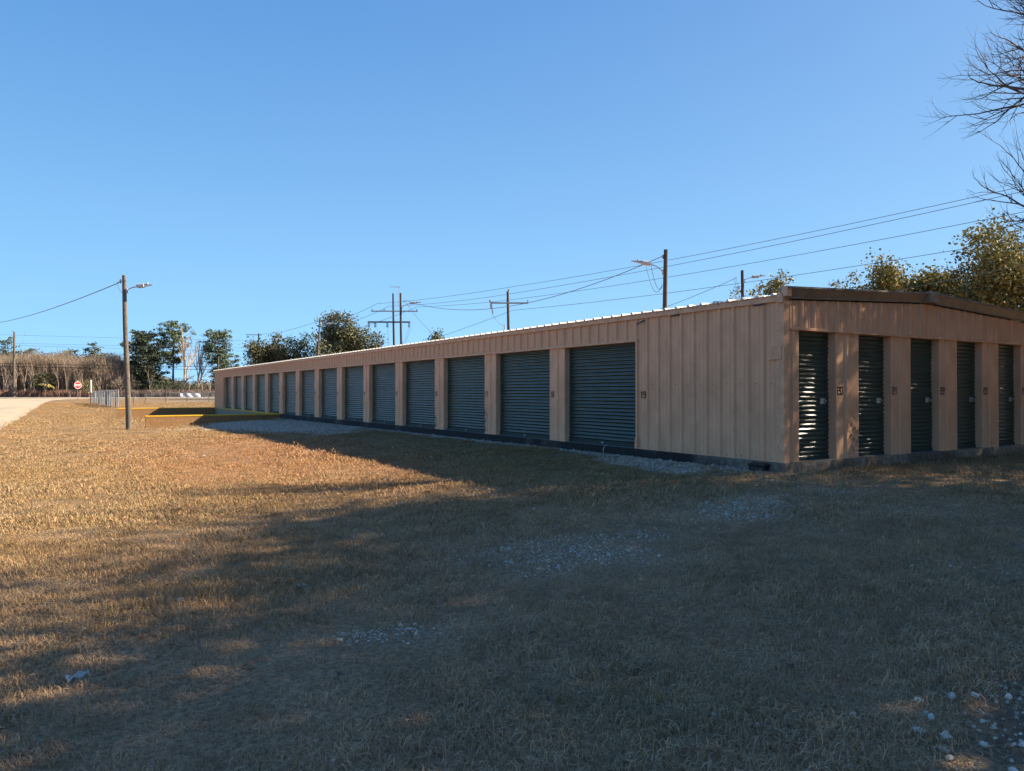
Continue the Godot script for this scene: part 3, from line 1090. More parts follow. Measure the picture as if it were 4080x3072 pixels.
	for side in 2:
		var s0 := -0.07 if side == 0 else WIDTH * 0.5 + 0.09
		var s1 := WIDTH * 0.5 - 0.09 if side == 0 else WIDTH + 0.07
		mb = MB.new()
		for i in rk.size() - 1:
			var p = rk[i]
			var q = rk[i + 1]
			var y0 := rake_y(s0) - 0.03
			var y1 := rake_y(s1) - 0.03
			mb.quad(Vector3(s0, y0 + p[1], p[0]), Vector3(s0, y0 + q[1], q[0]), Vector3(s1, y1 + q[1], q[0]), Vector3(s1, y1 + p[1], p[0]))
		for e in [s0, s1]:
			var y := rake_y(e) - 0.03
			mb.quad(Vector3(e, y - 0.03, 0.036), Vector3(e, y - 0.03, 0.055), Vector3(e, y + 0.115, 0.13), Vector3(e, y + 0.14, -0.06))
		part(b, "rake_trim", mb.done(), mats.rake_paint)
		mb = MB.new()
		var y0 := rake_y(s0) - 0.03
		var y1 := rake_y(s1) - 0.03
		for q in [[[0.152, 0.118], [0.152, 0.148]], [[0.152, 0.148], [-0.06, 0.155]], [[0.132, 0.117], [0.152, 0.118]]]:
			mb.quad(Vector3(s0, y0 + q[0][1], q[0][0]), Vector3(s0, y0 + q[1][1], q[1][0]), Vector3(s1, y1 + q[1][1], q[1][0]), Vector3(s1, y1 + q[0][1], q[0][0]))
		part(b, "rake_lip", mb.done(), mats.rake_top)
	mb = MB.new()
	var ym := rake_y(WIDTH * 0.5)
	mb.cbox(Vector3(WIDTH * 0.5 - 0.14, ym - 0.07, 0.0), Vector3(WIDTH * 0.5 + 0.15, ym + 0.13, 0.165), 0.008)
	part(b, "ridge_cap", mb.done(), mats.rake_paint)
	mb = MB.new()
	mb.cbox(Vector3(-0.085, 2.475, -0.06), Vector3(-0.036, 2.625, 0.06), 0.004)
	mb.cbox(Vector3(-0.085, 2.56, 0.036), Vector3(0.02, 2.72, 0.14), 0.006)
	part(b, "rake_end_cap", mb.done(), trim)
	# a tan plate patched over the corner
	mb = MB.new()
	mb.cbox(Vector3(-0.048, 1.6, -0.27), Vector3(-0.034, 1.815, -0.005), 0.003)
	for k in 9:
		mb.box(Vector3(-0.0495, 1.615 + k * 0.021, -0.262), Vector3(-0.047, 1.622 + k * 0.021, -0.02))
	part(b, "patch_plate", mb.done(), trim)
	# screws: too small to pick apart one by one
	mb = MB.new()
	for k in 10:
		var p := phase + (k + 0.55) * RIB
		for y in [0.05, 1.23, 1.25 if k < 0 else 1.23]:
			if p < 3.3:
				screw(mb, Vector3(-0.002, y, -p), Vector3(-1, 0, 0))
	for k in 4:
		for y in 9:
			screw(mb, Vector3(-0.034, 0.2 + y * 0.28, -(phase + 3 * RIB * k)), Vector3(-1, 0, 0))
	for y in 8:
		screw(mb, Vector3(-0.036, 0.25 + y * 0.3, -0.075), Vector3(-1, 0, 0))
	for k in 138:
		screw(mb, Vector3(-0.004, 2.15, -(3.5 + k * RIB)), Vector3(-1, 0, 0))
		screw(mb, Vector3(-0.052, 2.575, -(phase + (k + 1) * RIB)), Vector3(-1, 0, 0))
	for i in 13:
		for y in 6:
			screw(mb, Vector3(-0.028, 0.12 + y * 0.36, -(3.37 + i * BAY + DOOR_W + (BAY - DOOR_W) * 0.43)), Vector3(-1, 0, 0))
	var sc := part(b, "screw_heads", mb.done(), mats.rust_post)
	sc.set_meta("kind", "stuff")
	build_slab(b)

func screw(mb: MB, p: Vector3, d: Vector3) -> void:
	mb.bar(p, p + d * 0.006, 0.009, 0.007, 6)

func build_slab(b: Node3D) -> void:
	# long face, stained nearly black by mildew below the doors
	var p := PackedVector3Array()
	var cols := PackedColorArray()
	var nu := 620
	var nv := 8
	for j in nv + 1:
		for i in nu + 1:
			var t := (DOCK_NEAR + 0.05) * i / nu - 0.05
			var y := lerpf(0.0, -0.6, float(j) / nv)
			p.append(Vector3(-0.03 - 0.006 * stain(t, y, 3.0), y, -t))
			var s := stain(t, y, 1.0)
			var into := fposmod(t - 3.37, BAY)
			var dark := smoothstep(-0.25, 0.15, s + 0.35)
			if t < 3.2:
				dark = smoothstep(-0.05, 0.2, stain(t * 0.4, y * 0.3, 5.0) + 0.12 - 0.6 * smoothstep(0.9, 0.0, t)) 
			elif into > DOOR_W - 0.05:
				dark *= 0.8 + 0.2 * smoothstep(-0.1, 0.25, stain(t, y, 7.0))
			var conc := Color(0.2, 0.155, 0.11).lerp(Color(0.3, 0.26, 0.21), clampf(0.5 + s, 0.0, 1.0))
			cols.append(conc.lerp(Color(0.02, 0.018, 0.019), clampf(dark, 0.0, 0.97)))
	var mb := MB.new()
	mb.grid(p, nu, nv, cols, false)
	# end face
	p = PackedVector3Array()
	cols = PackedColorArray()
	nu = 200
	for j in nv + 1:
		for i in nu + 1:
			var s := -0.03 + (WIDTH + 0.06) * i / nu
			var y := lerpf(0.0, -0.6, float(j) / nv)
			p.append(Vector3(s, y, 0.05 + 0.012 * stain(s, y, 13.0)))
			var w := stain(s * 0.7, y, 11.0)
			var c := Color(0.42, 0.33, 0.24).lerp(Color(0.19, 0.155, 0.12), smoothstep(-0.1, 0.35, w + 0.1))
			c = c.lerp(Color(0.4, 0.36, 0.3), smoothstep(0.22, 0.4, stain(s, y * 0.5, 17.0)) * 0.6)
			cols.append(c)
	mb.grid(p, nu, nv, cols, true)
	mb.col = Color(0.27, 0.24, 0.2)
	# top ledges and the body of the slab
	mb.quad(Vector3(-0.03, 0.0, 0.05), Vector3(0.3, 0.001, 0.05), Vector3(0.3, 0.001, -DOCK_NEAR), Vector3(-0.03, 0.0, -DOCK_NEAR))
	mb.quad(Vector3(0.3, 0.0, 0.05), Vector3(WIDTH + 0.03, 0.0, 0.05), Vector3(WIDTH + 0.03, 0.0, -0.6), Vector3(0.3, 0.0, -0.6))
	mb.box(Vector3(0.3, -0.7, -LENGTH), Vector3(WIDTH + 0.03, -0.003, -0.05))
	part(b, "foundation", mb.done(), mats.concrete)
	mb = MB.new()
	mb.box(Vector3(-0.03, -0.8, -DOCK_FAR), Vector3(0.29, -0.075, -DOCK_NEAR - 0.003))
	part(b, "dock_face", mb.done(), mats.concrete_tan)
	mb = MB.new()
	mb.cbox(Vector3(-0.045, -0.075, -DOCK_FAR), Vector3(0.29, -0.002, -DOCK_NEAR - 0.003), 0.006)
	part(b, "yellow_dock_edge", mb.done(), mats.yellow_paint)

func block_wall(label: String, z: float, courses: int) -> void:
	# runs 6.1 m out from the building at right angles to it
	var o := thing("dock_wall", label, "wall", Vector3(CORNER.x - 6.12, 0, z), 0.0, "block walls of the loading bay")
	var top := SLAB_Y - 0.03
	var mb := MB.new()
	mb.cbox(Vector3(0.003, 0, -0.0945), Vector3(0.39, 0.19, 0.0945), 0.006)
	var full := mb.done()
	mb = MB.new()
	mb.cbox(Vector3(0.003, 0, -0.0945), Vector3(0.19, 0.19, 0.0945), 0.006)
	var half := mb.done()
	for c in courses:
		var y := top - (c + 1) * 0.2
		var x := 0.0
		var k := 0
		while x < 6.05:
			var use_half := c % 2 == 1 and k == 0
			part(o, "concrete_block", half if use_half else full, mats.block_paint, Vector3(x, y + rng.randf_range(-0.0015, 0.0015), rng.randf_range(-0.0025, 0.0025)))
			x += 0.2 if use_half else 0.4
			k += 1
	mb = MB.new()
	mb.box(Vector3(0.008, top - courses * 0.2, -0.089), Vector3(6.09, top - 0.004, 0.089))
	part(o, "mortar", mb.done(), mats.mortar)
	mb = MB.new()
	mb.cbox(Vector3(-0.012, top - 0.03, -0.108), Vector3(6.08, top + 0.034, 0.108), 0.008)
	part(o, "yellow_cap", mb.done(), mats.yellow_paint)

func build_site_fittings() -> void:
	block_wall("near tan concrete block dock wall with yellow cap, beside the wooden light pole", CORNER.z - DOCK_NEAR - 0.1, 5)
	block_wall("rear tan concrete block dock wall with yellow cap, at the far building corner", CORNER.z - DOCK_FAR + 0.1, 5)
	# black bait box fixed to the slab at the near corner
	var o := thing("bait_station", "black plastic rodent bait box on the slab edge at the near corner", "box", Vector3(CORNER.x - 0.03, 0.4, CORNER.z - 0.42))
	var mb := MB.new()
	mb.cbox(Vector3(-0.13, -0.075, -0.13), Vector3(0.004, 0.03, 0.17), 0.012)
	part(o, "body", mb.done(), mats.black_plastic)
	mb = MB.new()
	mb.cbox(Vector3(-0.145, 0.032, -0.15), Vector3(0.006, 0.055, 0.19), 0.008)
	mb.quad(Vector3(-0.14, 0.054, 0.185), Vector3(-0.03, 0.078, 0.15), Vector3(-0.03, 0.078, -0.11), Vector3(-0.14, 0.054, -0.145))
	mb.quad(Vector3(0.0, 0.078, 0.15), Vector3(-0.03, 0.078, 0.15), Vector3(-0.03, 0.078, -0.11), Vector3(0.0, 0.078, -0.11))
	mb.tri(Vector3(-0.14, 0.054, 0.185), Vector3(0.0, 0.054, 0.185), Vector3(-0.03, 0.078, 0.15))
	mb.tri(Vector3(0.0, 0.054, 0.185), Vector3(0.0, 0.078, 0.15), Vector3(-0.03, 0.078, 0.15))
	part(o, "lid", mb.done(), mats.black_plastic)
	mb = MB.new()
	mb.bar(Vector3(-0.065, -0.02, 0.171), Vector3(-0.065, -0.02, 0.176), 0.034, 0.034, 12)
	part(o, "entry_hole", mb.done(), mats.rubber)
	# a pale cord hanging over the slab below the nearest large door, and a dark loop at the end wall
	mb = MB.new()
	var pts := PackedVector3Array()
	for k in 9:
		var q := k / 8.0
		pts.append(Vector3(0.06 - 0.11 * minf(q * 4.0, 1.0), 0.01 - 0.2 * maxf(0.0, q - 0.2), 0.02 * sin(q * 6.0)))
	mb.tube(pts, PackedFloat32Array([0.006, 0.006, 0.006, 0.006, 0.006, 0.006, 0.006, 0.006, 0.005]), 5, true)
	tag(part(self, "cord", mb.done(), mats.banner, Vector3(CORNER.x, SLAB_Y, CORNER.z - 4.35)), "thin pale cord hanging over the slab below door 19", "cord")
	mb = MB.new()
	pts = PackedVector3Array()
	for k in 13:
		var q := PI * k / 12.0
		pts.append(Vector3(0.07 * cos(q) * -1.0, 0.19 * sin(q) - 0.16, 0.09 + 0.03 * sin(q)))
	var rad := PackedFloat32Array()
	rad.resize(13)
	rad.fill(0.006)
	mb.tube(pts, rad, 5, true)
	tag(part(self, "cable_loop", mb.done(), mats.dark_fitting, Vector3(CORNER.x + 2.35, SLAB_Y, CORNER.z)), "dark cable loop standing against the slab below door 21", "cable")

# ---------------------------------------------------------------- poles, wires, signs, fences

# wooden pole standing on the ground at (x, z), top at height y; top moved by lean
func wood_pole(o: Node3D, tall: float, r_top: float, r_foot: float, m: Material, lean := Vector3.ZERO) -> void:
	var mb := MB.new()
	var pts := PackedVector3Array()
	var rad := PackedFloat32Array()
	for k in 8:
		var q := k / 7.0
		pts.append(Vector3(lean.x * q + 0.012 * sin(q * 7.0), lerpf(-0.4, tall, q), lean.z * q + 0.01 * sin(q * 5.0)))
		rad.append(lerpf(r_foot, r_top, q))
	mb.tube(pts, rad, 14, true)
	part(o, "pole", mb.done(), m)

# cobra-head street light: bracket, head, photocell; arm runs along +x from the pole
func street_light(o: Node3D, y: float, reach: float, turn: float, rise := 0.16, off := 0.0) -> void:
	var a := part(o, "lamp_arm", light_arm(reach, rise), mats.lamp_grey, Vector3(off, y, 0), turn)
	var mb := MB.new()
	var x := reach * 0.45
	mb.xf = Transform3D(Basis(Vector3(0, 0, 1), 0.1), Vector3(x, rise, 0))
	mb.cbox(Vector3(0, -0.075, -0.11), Vector3(reach * 0.3, 0.09, 0.11), 0.03)
	var h := reach * 0.3
	var k := reach * 0.62
	# flat tapering snout
	mb.quad(Vector3(h, 0.065, -0.1), Vector3(h, 0.065, 0.1), Vector3(k, 0.02, 0.05), Vector3(k, 0.02, -0.05))
	mb.quad(Vector3(h, -0.03, 0.085), Vector3(h, -0.03, -0.085), Vector3(k, 0.0, -0.05), Vector3(k, 0.0, 0.05))
	mb.quad(Vector3(h, -0.03, 0.085), Vector3(h, 0.045, 0.08), Vector3(k, 0.02, 0.05), Vector3(k, 0.0, 0.05))
	mb.quad(Vector3(h, 0.045, -0.08), Vector3(h, -0.03, -0.085), Vector3(k, 0.0, -0.05), Vector3(k, 0.02, -0.05))
	mb.quad(Vector3(k, 0.0, 0.05), Vector3(k, 0.02, 0.05), Vector3(k, 0.02, -0.05), Vector3(k, 0.0, -0.05))
	var head := part(a, "lamp_head", mb.done(), mats.lamp_grey)
	mb = MB.new()
	mb.bar(Vector3(x + reach * 0.4, rise + 0.08, 0), Vector3(x + reach * 0.4, rise + 0.17, 0), 0.045, 0.04, 10)
	mb.bar(Vector3(x + reach * 0.4, rise + 0.17, 0), Vector3(x + reach * 0.4, rise + 0.2, 0), 0.04, 0.015, 10)
	part(a, "photocell", mb.done(), mats.porcelain)

func light_arm(reach: float, rise: float) -> ArrayMesh:
	var mb := MB.new()
	var pts := PackedVector3Array()
	var rad := PackedFloat32Array()
	for k in 7:
		var q := k / 6.0
		pts.append(Vector3(0.1 + (reach * 0.5 - 0.1) * q, rise * (1.0 - (1.0 - q) * (1.0 - q)) - 0.02, 0))
		rad.append(0.024)
	mb.tube(pts, rad, 8, true)
	mb.cbox(Vector3(0.07, -0.16, -0.05), Vector3(0.13, 0.06, 0.05), 0.008)
	return mb.done()

func insulator(o: Node3D, p: Vector3, called := "insulator", r := 0.05) -> void:
	var mb := MB.new()
	mb.bar(p, p + Vector3(0, 0.1, 0), r * 0.5, r * 0.5, 8)
	mb.bar(p + Vector3(0, 0.06, 0), p + Vector3(0, 0.1, 0), r * 1.2, r * 0.7, 8)
	mb.bar(p + Vector3(0, 0.12, 0), p + Vector3(0, 0.17, 0), r * 1.1, r * 0.5, 8)
	part(o, called, mb.done(), mats.dark_fitting)

func wire(label: String, a: Vector3, b: Vector3, sag: float, r := 0.016, m: Material = null, called := "power_line") -> void:
	var pts := PackedVector3Array()
	var rad := PackedFloat32Array()
	var mid := (a + b) * 0.5
	for k in 25:
		var q := k / 24.0
		pts.append(a.lerp(b, q) - Vector3(0, 4.0 * sag * q * (1.0 - q), 0) - mid)
		rad.append(r)
	var mb := MB.new()
	mb.tube(pts, rad, 5)
	tag(part(self, called, mb.done(), m if m else mats.wire, mid), label, "wire", "overhead wires")

func drops(o: Node3D, list: Array) -> void:
	var mb := MB.new()
	for l in list:
		var pts := PackedVector3Array()
		var rad := PackedFloat32Array()
		for k in 9:
			var q := k / 8.0
			var p: Vector3 = l[0].lerp(l[1], q)
			pts.append(p - Vector3(0, 4.0 * l[2] * q * (1.0 - q), 0))
			rad.append(0.011)
		mb.tube(pts, rad, 4)
	part(o, "drop_wire", mb.done(), mats.wire)

func pole_at(called: String, label: String, x: float, z: float, category := "utility pole", group := "") -> Node3D:
	return thing(called, label, category, Vector3(x, ground_y(x, z), z), 0.0, group)

func build_poles() -> void:
	var g := "wooden poles around the site"
	# light pole by the dock
	var o := pole_at("light_pole", "weathered wooden light pole by the block dock wall, lamp arm to the right", 2.71, -36.72, "light pole", g)
	wood_pole(o, 6.84, 0.085, 0.125, mats.pole_wood, Vector3(-0.22, 0, -0.1))
	street_light(o, 6.2, 1.1, -0.35, 0.16, -0.2)
	insulator(o, Vector3(-0.35, 6.48, -0.1))
	drops(o, [[Vector3(-0.5, 6.5, -0.1), Vector3(-0.12, 6.1, 0), 0.22], [Vector3(-0.14, 6.6, 0), Vector3(-0.5, 6.5, -0.1), 0.0]])
	# light pole behind the building, lamp to the left
	o = pole_at("light_pole", "tall dark light pole behind the building near the corner, lamp arm to the left", 23.05, -24.57, "light pole", g)
	var gy := o.position.y
	wood_pole(o, 7.96 - gy, 0.09, 0.13, mats.dark_wood, Vector3(0.12, 0, 0.05))
	street_light(o, 7.0 - gy, 1.5, PI - 0.35, 0.3, 0.11)
	insulator(o, Vector3(0.0, 7.55 - gy, 0))
	drops(o, [[Vector3(-0.85, 7.3 - gy, -0.2), Vector3(-0.05, 6.4 - gy, 0), 0.75], [Vector3(-0.55, 7.3 - gy, -0.2), Vector3(-0.05, 6.3 - gy, 0), 0.5]])
	var mb := MB.new()
	mb.bar(Vector3(0.2, 2.5, 0), Vector3(0.2, 4.4 - gy, 0), 0.03, 0.03, 8)
	part(o, "conduit", mb.done(), mats.dark_fitting)
	# shorter light pole to the right of it
	o = pole_at("light_pole", "short wooden light pole showing over the roof by the corner, lamp arm to the right", 35.68, -30.88, "light pole", g)
	gy = o.position.y
	wood_pole(o, 8.98 - gy, 0.09, 0.13, mats.dark_wood, Vector3(-0.25, 0, 0))
	street_light(o, 8.4 - gy, 1.45, -0.35, 0.2, -0.22)
	insulator(o, Vector3(-0.3, 8.6 - gy, 0))
	drops(o, [[Vector3(-0.6, 8.6 - gy, -0.2), Vector3(-0.1, 7.4 - gy, 0), 0.3], [Vector3(-0.75, 8.5 - gy, -0.2), Vector3(-0.2, 7.3 - gy, 0), 0.35]])
	# the pair behind the middle of the building
	o = pole_at("light_pole", "wooden light pole beside the transformer pole, small lamp arm to the right", 24.67, -57.62, "light pole", g)
	gy = o.position.y
	wood_pole(o, 9.88 - gy, 0.085, 0.13, mats.dark_wood, Vector3(-0.2, 0, 0))
	street_light(o, 8.7 - gy, 1.65, -0.45, 0.32, -0.18)
	insulator(o, Vector3(0.12, 9.1 - gy, 0))
	o = pole_at("utility_pole", "utility pole with two crossarms and transformer, left of the paired light pole", 26.5, -63.54, "utility pole", g)
	gy = o.position.y
	wood_pole(o, 10.64 - gy, 0.08, 0.14, mats.dark_wood, Vector3(-0.25, 0, 0))
	for q in [[9.0, -2.1, 2.2, 0.05], [8.0, -2.4, 1.5, 0.07]]:
		mb = MB.new()
		mb.xf = Transform3D(Basis(Vector3.UP, -0.53), Vector3(-0.2, q[0] - gy, 0.1))
		mb.cbox(Vector3(q[1], -q[3], -0.05), Vector3(q[2], q[3], 0.05), 0.01)
		part(o, "crossarm", mb.done(), mats.galvanised if q[3] < 0.06 else mats.dark_fitting)
	for q in [-2.0, -0.9, 2.1]:
		insulator(o, Vector3(-0.2 + q * cos(0.53), 9.05 - gy, 0.1 + q * sin(0.53)))
	for q in [-2.3, -1.7, -0.6, 1.4]:
		mb = MB.new()
		mb.xf = Transform3D(Basis(), Vector3(-0.2 + q * cos(0.53), 7.75 - gy, 0.1 + q * sin(0.53)))
		for k in 3:
			mb.bar(Vector3(0, -0.22 + k * 0.14, 0), Vector3(0, -0.14 + k * 0.14, 0), 0.14, 0.08, 8)
		part(o, "fuse_cutout", mb.done(), mats.dark_fitting)
	drops(o, [[Vector3(-2.1, 7.5 - gy, -1.0), Vector3(-1.2, 4.6 - gy, -0.3), 0.6], [Vector3(-1.5, 7.5 - gy, -0.7), Vector3(-0.9, 4.6 - gy, -0.3), 0.2], [Vector3(-0.7, 7.5 - gy, -0.2), Vector3(-0.5, 4.6 - gy, -0.1), 0.2], [Vector3(1.0, 7.5 - gy, 0.8), Vector3(0.1, 5.4 - gy, 0), 0.5], [Vector3(1.2, 7.5 - gy, 0.8), Vector3(0.1, 4.8 - gy, 0), 0.3]])
	mb = MB.new()
	for q in [Vector3(-0.85, 0, -0.3), Vector3(-0.75, 0, 0.4), Vector3(0.55, 0, 0.2)]:
		mb.bar(q + Vector3(0, 3.4 - gy, 0), q + Vector3(0, 4.3 - gy, 0), 0.26, 0.26, 14)
		mb.bar(q + Vector3(0, 4.3 - gy, 0), q + Vector3(0, 4.4 - gy, 0), 0.26, 0.1, 14)
	part(o, "transformer", mb.done(), mats.lamp_grey)
	mb = MB.new()
	mb.bar(Vector3(0.25, 9.6 - gy, 0), Vector3(0.32, 11.3 - gy, 0), 0.025, 0.02, 6)
	mb.bar(Vector3(-0.5, 11.25 - gy, -0.2), Vector3(0.4, 11.28 - gy, 0.05), 0.03, 0.03, 6)
	part(o, "antenna", mb.done(), mats.galvanised)
	o = pole_at("utility_pole", "utility pole with one crossarm, hanging transformer and small lamp, behind mid building", 29.27, -47.74, "utility pole", g)
	gy = o.position.y
	wood_pole(o, 9.21 - gy, 0.09, 0.15, mats.dark_wood, Vector3(-0.25, 0, -0.05))
	mb = MB.new()
	mb.xf = Transform3D(Basis(Vector3.UP, -0.53), Vector3(-0.22, 8.3 - gy, 0.12))
	mb.cbox(Vector3(-1.45, -0.05, -0.05), Vector3(1.45, 0.06, 0.05), 0.01)
	part(o, "crossarm", mb.done(), mats.galvanised)
	insulator(o, Vector3(-0.22, 9.2 - gy, 0), "insulator", 0.06)
	insulator(o, Vector3(-1.5, 8.36 - gy, -0.6))
	insulator(o, Vector3(1.0, 8.36 - gy, 0.82))
	mb = MB.new()
	mb.bar(Vector3(-1.3, 7.5 - gy, -0.5), Vector3(-1.45, 8.6 - gy, -0.6), 0.05, 0.04, 8)
	mb.bar(Vector3(-1.4, 7.9 - gy, -0.55), Vector3(-1.42, 8.2 - gy, -0.56), 0.09, 0.09, 8)
	part(o, "fuse_cutout", mb.done(), mats.porcelain)
	mb = MB.new()
	mb.bar(Vector3(-0.52, 5.2 - gy, 0.1), Vector3(-0.52, 6.1 - gy, 0.1), 0.24, 0.24, 16)
	mb.bar(Vector3(-0.52, 6.1 - gy, 0.1), Vector3(-0.52, 6.18 - gy, 0.1), 0.25, 0.2, 16)
	mb.bar(Vector3(-0.62, 6.18 - gy, 0.1), Vector3(-0.62, 6.65 - gy, 0.1), 0.06, 0.04, 8)
	part(o, "transformer", mb.done(), mats.lamp_grey)
	drops(o, [[Vector3(-1.35, 7.5 - gy, -0.5), Vector3(-0.6, 6.6 - gy, 0.1), 0.25]])
	street_light(o, 4.9 - gy, 1.9, -0.35, 0.45, -0.12)
	# distant poles
	o = pole_at("utility_pole", "leaning utility pole in front of the round live oak", 28.22, -94.18, "utility pole", g)
	gy = o.position.y
	wood_pole(o, 10.89 - gy, 0.09, 0.14, mats.pole_wood, Vector3(0.55, 0, 0.2))
	street_light(o, 10.2 - gy, 2.0, -0.3, 0.2, 0.5)
	mb = MB.new()
	mb.bar(Vector3(0.4, 6.6 - gy, 0), Vector3(2.6, 5.4 - gy, 1.0), 0.06, 0.05, 6)
	part(o, "brace_arm", mb.done(), mats.galvanised)
	o = pole_at("utility_pole", "thin dark utility pole left of the live oak, beyond the far end of the building", 25.04, -111.4, "utility pole", g)
	gy = o.position.y
	wood_pole(o, 10.13 - gy, 0.09, 0.14, mats.dark_wood)
	for y in [9.9, 7.4]:
		mb = MB.new()
		mb.bar(Vector3(-1.6, y - gy + 0.05, -0.9), Vector3(0.4, y - gy, 0.25), 0.05, 0.05, 6)
		part(o, "crossarm", mb.done(), mats.dark_wood)
	mb = MB.new()
	mb.bar(Vector3(0.55, 3.5 - gy, 0.3), Vector3(0.55, 4.6 - gy, 0.3), 0.28, 0.28, 12)
	part(o, "transformer", mb.done(), mats.lamp_grey)
	o = pole_at("utility_pole", "wooden utility pole across the road at the far left edge", -6.39, -154.21, "utility pole", g)
	gy = o.position.y
	wood_pole(o, 11.99 - gy, 0.15, 0.24, mats.pole_wood)
	insulator(o, Vector3(-0.25, 12.0 - gy, 0), "insulator", 0.08)
	mb = MB.new()
	mb.bar(Vector3(0.1, 8.4 - gy, 0), Vector3(1.0, 8.2 - gy, 0.6), 0.06, 0.05, 6)
	mb.bar(Vector3(0.9, 8.2 - gy, 0.6), Vector3(0.8, 9.9 - gy, 0.5), 0.03, 0.03, 6)
	part(o, "crossarm", mb.done(), mats.dark_wood)
	drops(o, [[Vector3(1.6, 12.2 - gy, 0.9), Vector3(0.9, 9.6 - gy, 0.6), 0.5]])
	o = pole_at("utility_pole", "slim distant pole rising behind the far roof corner", 23.76, -135.67, "utility pole", g)
	gy = o.position.y
	wood_pole(o, 7.73 - gy, 0.09, 0.12, mats.pole_wood)

func build_wires() -> void:
	wire("twisted service wire running left from the wooden dock light pole", Vector3(2.3, 6.42, -36.9), Vector3(-12.7, 11.2, -123.3), 1.2, 0.02)
	# three-phase line: far pole, near pole, on to the right
	var p5 := [Vector3(25.0, 9.7, -64.4), Vector3(26.0, 9.5, -63.9), Vector3(28.1, 9.4, -62.3)]
	var p6 := [Vector3(29.05, 9.5, -47.74), Vector3(27.75, 8.75, -48.3), Vector3(30.2, 8.7, -46.9)]
	var out := [Vector3(38.4, 11.6, -1.0), Vector3(37.4, 11.2, -1.4), Vector3(39.4, 10.7, -0.6)]
	var which := ["uppermost", "middle", "lowest"]
	for k in 3:
		wire("%s of the three conductors between the two crossarm poles" % which[k], p5[k], p6[k], 0.12, 0.014)
		wire("%s of the three conductors rising to the upper right from the crossarm pole" % which[k], p6[k], out[k], 0.55, 0.014)
		wire("%s conductor from the crossarm transformer pole to the leaning pole" % which[k], p5[k], Vector3(28.6, 10.8 - 0.9 * k, -94.0), 0.5, 0.016)
	wire("neutral wire rising to the right below the three conductors", Vector3(29.2, 7.75, -47.6), Vector3(38.6, 9.2, -1.0), 0.6, 0.014)
	wire("lowest wire climbing to the right over the end roof", Vector3(29.3, 4.3, -47.6), Vector3(49.0, 10.4, -8.0), 0.5, 0.018)
	wire("sagging lamp wire between the tall and the paired light pole", Vector3(23.0, 7.65, -24.6), Vector3(24.9, 9.3, -57.6), 1.5, 0.018)
	wire("sagging lamp wire from the short light pole to the crossarm pole", Vector3(35.2, 8.55, -31.1), Vector3(29.5, 5.3, -47.6), 0.7, 0.015)
	wire("slack wire dipping from the paired light pole to the mid-building pole", Vector3(24.9, 9.2, -57.6), Vector3(29.1, 5.9, -47.8), 2.3, 0.014)
	wire("wire descending left from the crossarm pole's transformer to the leaning pole", Vector3(29.2, 7.7, -47.7), Vector3(28.3, 4.4, -94.0), 0.5, 0.016)
	wire("lower wire descending left from the crossarm pole toward the live oak", Vector3(29.2, 5.9, -47.7), Vector3(28.3, 2.6, -94.0), 0.4, 0.016)
	wire("wire from the leaning pole top to the thin far pole", Vector3(28.5, 10.7, -94.1), Vector3(25.0, 10.0, -111.4), 0.35, 0.02)
	wire("wire from the leaning pole's middle to the thin far pole", Vector3(28.4, 8.9, -94.1), Vector3(25.0, 7.4, -111.4), 0.3, 0.018)
	var names := ["topmost distant wire crossing the sky left of the building", "second distant wire below the top of the left pole", "third distant wire, close under the second", "faint fourth distant wire above the pines", "upper black cable strung in front of the bare thicket", "lower black cable strung in front of the bare thicket"]
	var ys := [[12.1, 11.0], [10.7, 9.6], [10.5, 8.9], [9.2, 7.8], [7.05, 6.2], [6.5, 5.7]]
	for k in 6:
		var a := on_far(-40.0, 0.3)
		var b := on_far(62.0, 0.3)
		var far_a := Vector3(a.x, ys[k][0] + 0.4, a.y)
		wire(names[k], far_a, Vector3(b.x, ys[k][1], b.y), 0.5, 0.02 if k < 4 else 0.04, mats.wire if k < 4 else mats.black_cable)

